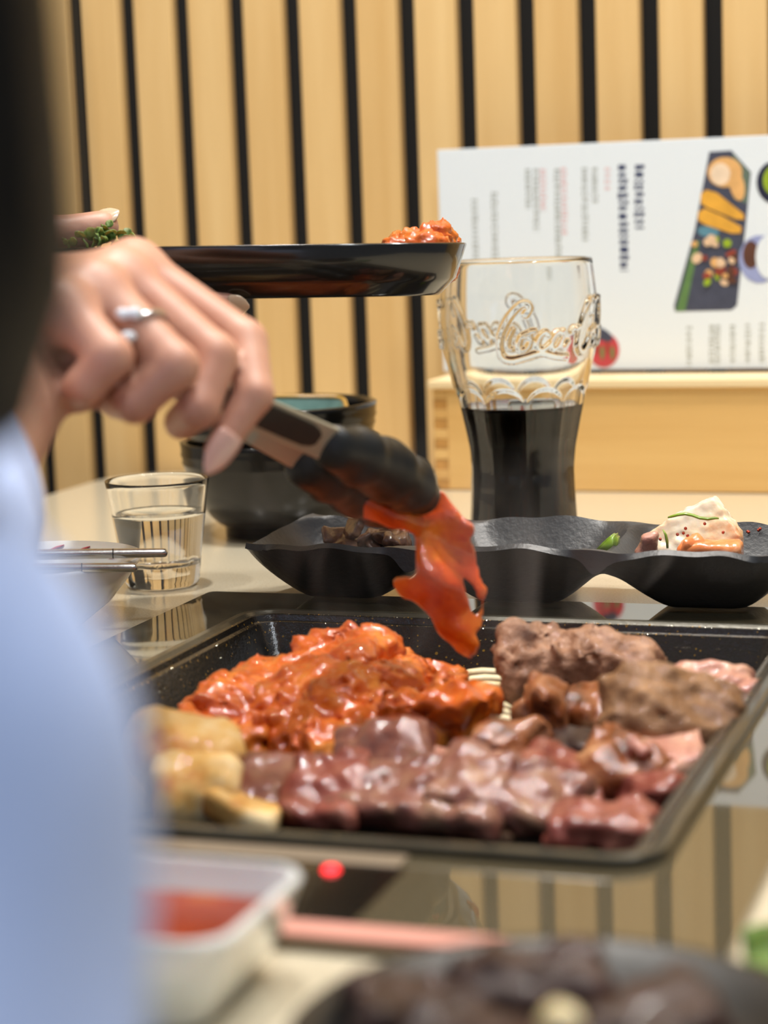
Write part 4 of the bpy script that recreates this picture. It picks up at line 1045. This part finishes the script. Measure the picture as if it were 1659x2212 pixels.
# left hand under the plate
LW = np.array([-0.240, 0.935, 0.145]); LE = np.array([-0.385, 0.72, 0.10]); LS = np.array([-0.435, 0.38, 0.27])
pz = pl.location.z
lm = [np.array([-0.150, 0.975+.019*k, pz-0.0105]) for k in range(4)]
lpv = [p+np.array([0.036, 0.002, 0.001]) for p in lm]
lpv[0] = J(395, 646, .968)
ltip = [J(497, 652, 0.966), lpv[1]+np.array([0.033, 0.002, -0.001]), lpv[2]+np.array([0.03, 0.002, -0.001]), lpv[3]+np.array([0.024, 0.002, 0])]
tb0 = J(20, 560, 1.00); tb1 = J(110, 514, 1.005); tb2 = J(222, 490, 1.01)
def lhand_fn(P):
    palm = cap_sd(P, LW, LW+(LE-LW)*0.9, .023, .033)
    for k in range(4): palm = smin(palm, cap_sd(P, LW+(lm[k]-LW)*.15, lm[k], .017, .0095), .012)
    fing = None
    for k in range(4):
        f = smin(cap_sd(P, lm[k], lpv[k], .0088, .0080), cap_sd(P, lpv[k], ltip[k], .0078, .0062 if k else .0050), .002)
        fing = f if fing is None else smin(fing, f, .001)
    th = smin(cap_sd(P, LW+(lm[0]-LW)*.25, tb0, .016, .012), smin(cap_sd(P, tb0, tb1, .0115, .0102), cap_sd(P, tb1, tb2, .0102, .0080), .004), .008)
    return smin(smin(palm, fing, .006), th, .006)
lv_, lq = nets(lhand_fn, (-0.37, 0.78, 0.07), (-0.055, 1.09, 0.225), 0.0024)
HD = np.array([-0.235, 0.225, 0.52]); PEL = np.array([-0.27, 0.03, -0.20]); CH = np.array([-0.285, 0.19, 0.14])
HIPY = 0.0
def body_fn(P):
    d = smin(cap_sd(P, PEL, CH, .115, .115), cap_sd(P, SH+[-.03, 0, -.02], LS+[.03, 0, -.02], .05, .05), .06)
    d = smin(d, cap_sd(P, CH+[0, .0, .08], HD-[0, .02, .07], .06, .048), .03)
    for a, b, c in ((SH, EL, wr), (LS, LE, LW)):
        d = smin(d, smin(cap_sd(P, a, b, .042, .034), cap_sd(P, b, b+(c-b)*0.75, .034, .026), .01), .02)
    d = smin(d, smin(ell_sd(P, HD, (.072, .088, .10)), ell_sd(P, HD+[0, .035, -.06], (.05, .05, .06)), .03), .02)   # skull and jaw
    d = smin(d, cap_sd(P, HD+[0, .088, -.005], HD+[0, .105, -.030], .008, .011), .008)                           # nose
    for s in (-1, 1):
        d = np.maximum(d, -(np.linalg.norm(P-(HD+[s*.030, .092, .004]), axis=1)-.015)) if False else d
        d = smin(d, ell_sd(P, HD+[s*.074, .0, -.01], (.008, .016, .028)), .006)                                  # ears
        kn = PEL+np.array([s*.09, .36, -.05])
        d = smin(d, cap_sd(P, PEL+[s*.07, 0, -.06], kn, .08, .058), .04)                                         # seated thighs
        d = smin(d, cap_sd(P, kn, np.array([kn[0], kn[1]-.03, FLOOR_Z+.07]), .055, .036), .02)
        d = smin(d, cap_sd(P, np.array([kn[0], kn[1]-.03, FLOOR_Z+.036]), np.array([kn[0], kn[1]+.12, FLOOR_Z+.026]), .034, .022), .02)
    return d
bv, bq = nets(body_fn, (-0.62, -0.16, FLOOR_Z-0.01), (0.0, 0.92, 0.68), 0.010)
allV = np.concatenate([hv, lv_, bv]); allQ = np.concatenate([hq, lq+len(hv), bq+len(hv)+len(lv_)])
arr_obj('body', allV, allQ, M['skin'], person)
nzS = Noise(8); nzT = Noise(9)
def shirt_fn(P):
    d = smin(cap_sd(P, PEL+[0, 0, -.02], CH, .132, .130), cap_sd(P, SH+[-.02, 0, -.015], LS+[.02, 0, -.015], .062, .062), .06)
    d = smin(d, smin(cap_sd(P, SH, EL, .060, .052), cap_sd(P, EL, EL+(wr-EL)*0.42, .052, .044), .015), .03)
    d = smin(d, smin(cap_sd(P, LS, LE, .060, .050), cap_sd(P, LE, LE+(LW-LE)*0.42, .050, .042), .015), .03)
    d = smin(d, cap_sd(P, np.array([-0.084, 0.275, 0.126]), np.array([-0.098, 0.235, 0.03]), .050, .056), .03)    # loose blouse hanging beside the arm
    d = smin(d, cap_sd(P, np.array([-0.098, 0.235, 0.03]), np.array([-0.15, 0.12, -0.16]), .056, .09), .04)
    d = d+0.0035*nzS(P*np.array([1, 1, .45]), 9)+0.0015*nzT(P, 22)
    d = np.maximum(d, -cap_sd(P, CH+[0, 0, .10], HD-[0, .02, .07], .066, .060))                                  # neckline
    cuff = np.maximum(-(((P-(EL+(wr-EL)*0.42))@(wr-EL))/np.linalg.norm(wr-EL)), -1)
    return d
sv, sq_ = nets(shirt_fn, (-0.62, -0.16, -0.40), (0.0, 0.90, 0.40), 0.0075)
arr_obj('shirt', sv, sq_, M['shirt'], person)
def trouser_fn(P):
    d = cap_sd(P, PEL+[0, 0, -.08], PEL+[0, 0, .03], .128, .125)
    for s in (-1, 1):
        kn = PEL+np.array([s*.09, .36, -.05])
        d = smin(d, cap_sd(P, PEL+[s*.07, 0, -.06], kn, .092, .068), .04)
        d = smin(d, cap_sd(P, kn, np.array([kn[0], kn[1]-.03, FLOOR_Z+.10]), .066, .052), .02)
    return d+.003*nzS(P, 8)
tv, tq = nets(trouser_fn, (-0.62, -0.18, FLOOR_Z), (0.0, 0.60, -0.06), 0.012)
arr_obj('trousers', tv, tq, M['trouser'], person)
def hair_fn(P):
    d = ell_sd(P, HD+[0, -.012, .012], (.088, .098, .110))
    d = np.maximum(d, -ell_sd(P, HD+[0, .11, -.045], (.060, .075, .085)))
    d = smin(d, smin(cap_sd(P, HD+[.050, .01, .06], HD+[.078, .02, -.08], .034, .034), cap_sd(P, HD+[.078, .02, -.08], np.array([-0.087, 0.262, 0.33]), .034, .042), .02), .02)
    d = smin(d, cap_sd(P, np.array([-0.087, 0.262, 0.33]), np.array([-0.082, 0.268, 0.198]), .047, .043), .02)          # lock falling over the right shoulder
    d = smin(d, cap_sd(P, HD+[-.07, -.02, 0], HD+[-.08, -.06, -.25], .035, .035), .02)
    d = smin(d, cap_sd(P, HD+[0, -.07, 0], HD+[0, -.10, -.24], .05, .05), .03)
    a = np.arctan2(P[:, 1]-HD[1], P[:, 0]-HD[0])
    return d+.0018*np.sin(P[:, 0]*600+4*np.sin(P[:, 2]*18))+.0012*np.sin(P[:, 1]*520+3*np.sin(P[:, 2]*15))
hv2, hq2 = nets(hair_fn, (-0.42, 0.06, 0.13), (-0.02, 0.40, 0.67), 0.0055)
arr_obj('hair', hv2, hq2, M['hair'], person)
for s in (-1, 1):
    e = lathe('eye', [(0, -.011), (.008, -.0075), (.011, 0), (.008, .0075), (0, .011)], M['eye'], None, 16)
    e.parent = person; e.location = inv_of(person) @ Vector(HD+[s*.028, .074, .004])
lipo = tube('mouth', [HD+[-.022, .083, -.064], HD+[0, .090, -.064], HD+[.022, .083, -.064]], [.002, .006, .002], M['lip'], person, 10, True)
# nails
def nail(c, d, n, L, w, mat, curve=0.5, name='fingernail'):
    c = np.array(c, float); d = np.array(d, float); d /= np.linalg.norm(d); n = np.array(n, float); n -= d*(n@d); n /= np.linalg.norm(n); s_ = np.cross(d, n)
    V, Fq = [], []; na, nb = 12, 9
    for i in range(na):
        t = i/(na-1); ww = w*(1-(max(0, (t-.35)/.65))**2.2*0.93)*(1 if t > .12 else .82+.18*t/.12)
        for j in range(nb):
            q = j/(nb-1)*2-1
            V.append(c+d*L*t+s_*ww*math.sin(q*1.1)/math.sin(1.1)+n*(ww*curve*(math.cos(q*1.1)-1)-0.0006*t*t))
    for i in range(na-1):
        for j in range(nb-1): Fq.append((i*nb+j, (i+1)*nb+j, (i+1)*nb+j+1, i*nb+j+1))
    o = mesh_obj(name, V, Fq, mat, person, True, True); m_ = o.modifiers.new('thick', 'SOLIDIFY'); m_.thickness = 0.0007; m_.offset = 0
    return o
di = tip[0]-dip[0]; di = di/np.linalg.norm(di)
cdir = CAM-tip[0]; cdir = cdir/np.linalg.norm(cdir)
dorsal = RIGHT*0.35-UP*0.25+cdir*1.0
nail(tip[0]-di*0.0075+cdir*0.0056+RIGHT*0.002, di+RIGHT*-.05, dorsal, 0.0180, 0.0054, M['nail'])
td = tb2-tb1; td = td/np.linalg.norm(td)
nail(tb2-td*0.001+UP*0.0052+cdir*0.0030, td+UP*0.10, cdir*0.55+UP*0.65+RIGHT*0.25, 0.0095, 0.0058, M['nailtip'])
fd = ltip[0]-lpv[0]; fd = fd/np.linalg.norm(fd)
nail(ltip[0]-fd*0.001-UP*0.0020+cdir*0.0035, fd, -UP*0.6+cdir, 0.0100, 0.0050, M['nailtip'])
# ring on the ring finger
rax = pip[2]-mcp[2]; rax = rax/np.linalg.norm(rax); rcn = mcp[2]+(pip[2]-mcp[2])*0.56
tcam = CAM-rcn; tcam = tcam-rax*(tcam@rax); tcam /= np.linalg.norm(tcam); rb_ = np.cross(rax, tcam)
RRg = 0.0103
rp = [rcn+(tcam*math.cos(a)+rb_*math.sin(a))*RRg+rax*0.0022*math.sin(a*0.5) for a in np.linspace(0.35, 2*math.pi-0.25, 44)]
ring = tube('ring', rp, 0.0011, M['silver'], person, 10, True); ring['label'] = 'silver open ring set with white stones'
def gem(p, r):
    o = lathe('gem', [(0, -r*.8), (r*.6, -r*.55), (r, 0), (r*.7, r*.6), (0, r*.75)], M['gem'], None, 14); o.parent = ring
    o.location = inv_of(person) @ Vector(p)
for a, off, r in ((-0.28, -.0015, .0030), (-0.02, -.0042, .0030), (0.38, .0030, .0031)):
    gem(rcn+(tcam*math.cos(a)+rb_*math.sin(a))*(RRg+.0012)+rax*off, r)
for i in range(9):
    a = 0.9+i*0.13; gem(rcn+(tcam*math.cos(a)+rb_*math.sin(a))*(RRg+.0007)+rax*.002, .0010)
bn = empty('bench', (-0.30, 0.02, FLOOR_Z)); tag(bn, 'dark upholstered bench under the seated person', 'bench')
box('seat', (-0.34, -0.18, 0.31), (0.26, 0.20, 0.365), M['metaldark'], bn, 0.01)
for lx in (-0.32, 0.20):
    for ly in (-0.16, 0.14): box('leg', (lx, ly, 0), (lx+0.04, ly+0.04, 0.31), M['metaldark'], bn)

# ------------------------------------------------------------------ tongs and the hanging piece of meat
tg = empty('tongs', J(620, 930, .79)); tag(tg, 'steel kitchen tongs with black silicone heads gripping orange meat', 'tongs')
def arm(p_list, depth, w, mat, name, thick=0.0016):
    """flat tong arm following points; w = half width across the view, thickness in depth"""
    V, Fq = [], []
    P = [np.array(p) for p in p_list]; m = len(P)
    for i, p in enumerate(P):
        t = P[min(i+1, m-1)]-P[max(i-1, 0)]; t /= np.linalg.norm(t)
        fw = np.array([t[0], t[1], 0]); view = np.array([0.15, 1, 0.0]); s_ = np.cross(t, view); s_ /= np.linalg.norm(s_); nn = np.cross(s_, t)
        ww = w[i] if hasattr(w, '__len__') else w
        for a, b in ((-1, -1), (1, -1), (1, 1), (-1, 1)): V.append(p+s_*ww*a+nn*thick/2*b)
    for i in range(m-1):
        for k in range(4): l = (k+1) % 4; Fq.append((i*4+k, i*4+l, (i+1)*4+l, (i+1)*4+k))
    Fq += [(3, 2, 1, 0), tuple((m-1)*4+k for k in range(4))]
    o = mesh_obj(name, V, Fq, mat, tg, False, True); fix_normals(o)
    b = o.modifiers.new('bev', 'BEVEL'); b.width = thick*0.3; b.segments = 2
    return o
A0, A1, A2 = J(330, 790, .775), J(560, 893, .783), J(718, 962, .812)
arm([A0, A1, (A1+A2)/2, A2], 0, [.0050, .0068, .0073, .0074], M['tongsteel'], 'near_arm', 0.0022)
B0, B1, B2 = J(330, 800, .80), J(560, 935, .815), J(700, 1010, .838)
arm([B0, B1, (B1+B2)/2, B2], 0, [.0050, .0060, .0065, .0066], M['tongsteel'], 'far_arm', 0.0022)
off = np.array([0.0, -0.0019, 0.0])
arm([J(480, 858, .7785)+off, J(560, 892, .783)+off, J(620, 918, .7935)+off, J(665, 938, .8015)+off, J(680, 945, .8045)+off, J(688, 949, .806)+off], 0, [.0042, .0050, .0052, .0050, .0040, .0022], M['rubber'], 'grip_inlay', 0.0014)
def head_fn(shift, seed):
    nz = Noise(seed)
    base = [J(x, y, Y) for x, y, Y in ((722, 968, .812), (770, 985, .820), (830, 1015, .832), (880, 1045, .842), (905, 1068, .848))]
    base = [b+shift for b in base]
    rs = [.0095, .0115, .0128, .0115, .0090]
    def fn(P):
        vdir = np.array([0.15, 0.98, 0.0])
        c = base[2]
        Q = P-c; dep = Q@vdir; Q = Q+np.outer(dep*1.1, vdir)        # squash in depth
        d = None
        for i in range(4):
            f = cap_sd(Q+c, base[i]+np.outer(np.ones(1), vdir)[0]*((base[i]-c)@vdir)*1.1, base[i+1]+vdir*((base[i+1]-c)@vdir)*1.1, rs[i], rs[i+1])
            d = f if d is None else smin(d, f, .004)
        axis = base[4]-base[0]; axis = axis/np.linalg.norm(axis); s_ = (P-base[0])@axis
        side_ = np.cross(axis, vdir); up_ = ((P-c)@side_)
        return (d+0.0007*np.cos(s_*2*math.pi/0.0105)*np.clip((np.abs(up_)-0.006)/0.006, 0, 1)+.0002*nz(P, 60))*0.6
    return fn, np.array(base)
for shift, seed, nm in ((np.zeros(3), 1, 'near_head'), (np.array([-0.012, 0.020, -0.009]), 2, 'far_head')):
    fn, bb = head_fn(shift, seed)
    sdf_obj(nm, fn, bb.min(0)-.018, bb.max(0)+.018, .0012, M['rubber'], tg)
HY = 0.852
strokes = [[(800, 1092, 34), (850, 1112, 36), (930, 1128, 40)],
           [(938, 1080, 30), (985, 1155, 38), (1005, 1215, 30), (1018, 1240, 16), (1034, 1280, 9), (1037, 1318, 8), (1026, 1345, 14)],
           [(920, 1130, 38), (932, 1200, 46), (950, 1285, 52), (985, 1345, 44), (1006, 1385, 28), (1014, 1418, 9)],
           [(960, 1280, 44), (915, 1272, 42), (884, 1274, 34)]]
nzH = Noise(77); nzH2 = Noise(78)
def hang_fn(P):
    Q = P.copy(); wv = 0.004*np.sin(P[:, 2]*110+P[:, 0]*140)+0.0022*np.sin(P[:, 2]*260+P[:, 0]*90)
    dep = (P[:, 1]-HY+wv); Q[:, 1] = HY+dep*2.9
    Q = Q+np.stack([nzH(P, 26), 0*P[:, 0], nzH2(P, 26)], 1)*0.0016
    d = None
    for st in strokes:
        for (x0, y0, r0), (x1, y1, r1) in zip(st[:-1], st[1:]):
            f = cap_sd(Q, J(x0, y0, HY), J(x1, y1, HY), r0*HY/F_PX, r1*HY/F_PX)
            d = f if d is None else smin(d, f, .0018)
    d = d+0.0006*nzH(P, 80)+0.0005*nzH2(P, 38)
    return d*0.45
hl = J(770, 1425, HY); hh = J(1050, 1050, HY)
hm = sdf_obj('marinated_chicken', hang_fn, (hl[0]-.006, HY-.022, hl[2]-.006), (hh[0]+.004, HY+.022, hh[2]+.004), .00105, M['chickenraw'])
tag(hm, 'limp strip of red-orange marinated chicken hanging from the tongs', 'meat')

# ------------------------------------------------------------------ steam over the pan
def steam():
    m = bpy.data.materials.new('steam'); m.use_nodes = True; nt = m.node_tree; nt.nodes.clear()
    out = nt.nodes.new('ShaderNodeOutputMaterial'); vs = nt.nodes.new('ShaderNodeVolumePrincipled')
    vs.inputs['Color'].default_value = (0.95, 0.95, 0.95, 1); vs.inputs['Anisotropy'].default_value = 0.2
    tc = nt.nodes.new('ShaderNodeTexCoord'); mp = nt.nodes.new('ShaderNodeMapping'); mp.inputs['Scale'].default_value = (26, 26, 9)
    nt.links.new(tc.outputs['Object'], mp.inputs[0])
    nz = nt.nodes.new('ShaderNodeTexNoise'); nz.inputs['Scale'].default_value = 1.0; nz.inputs['Detail'].default_value = 2.5; nz.inputs['Distortion'].default_value = 1.2
    nt.links.new(mp.outputs[0], nz.inputs['Vector'])
    mr = nt.nodes.new('ShaderNodeMapRange'); mr.inputs[1].default_value = 0.59; mr.inputs[2].default_value = 0.80; mr.inputs[3].default_value = 0.0; mr.inputs[4].default_value = 8.0
    nt.links.new(nz.outputs[0], mr.inputs[0])
    sep = nt.nodes.new('ShaderNodeSeparateXYZ'); nt.links.new(tc.outputs['Object'], sep.inputs[0])
    fz = nt.nodes.new('ShaderNodeMapRange'); fz.inputs[1].default_value = 0.0; fz.inputs[2].default_value = 0.085; fz.inputs[3].default_value = 1.0; fz.inputs[4].default_value = 0.0
    nt.links.new(sep.outputs[2], fz.inputs[0])
    mu = nt.nodes.new('ShaderNodeMath'); mu.operation = 'MULTIPLY'; nt.links.new(mr.outputs[0], mu.inputs[0]); nt.links.new(fz.outputs[0], mu.inputs[1])
    nt.links.new(mu.outputs[0], vs.inputs['Density']); nt.links.new(vs.outputs[0], out.inputs['Volume'])
    c = W((PU0+PU1)/2, 0.74, 0.032)
    bm = bmesh.new(); bmesh.ops.create_icosphere(bm, subdivisions=3, radius=1.0)
    for v in bm.verts: v.co = Vector((v.co.x*0.115, v.co.y*0.085, 0.045+v.co.z*0.045))
    o = bm_obj('steam', bm, m, None, True); o.location = Vector(c); o.rotation_euler = (0, 0, -YAW)
    tag(o, 'thin steam rising from the hot grill pan', 'steam', None, 'stuff')
steam()
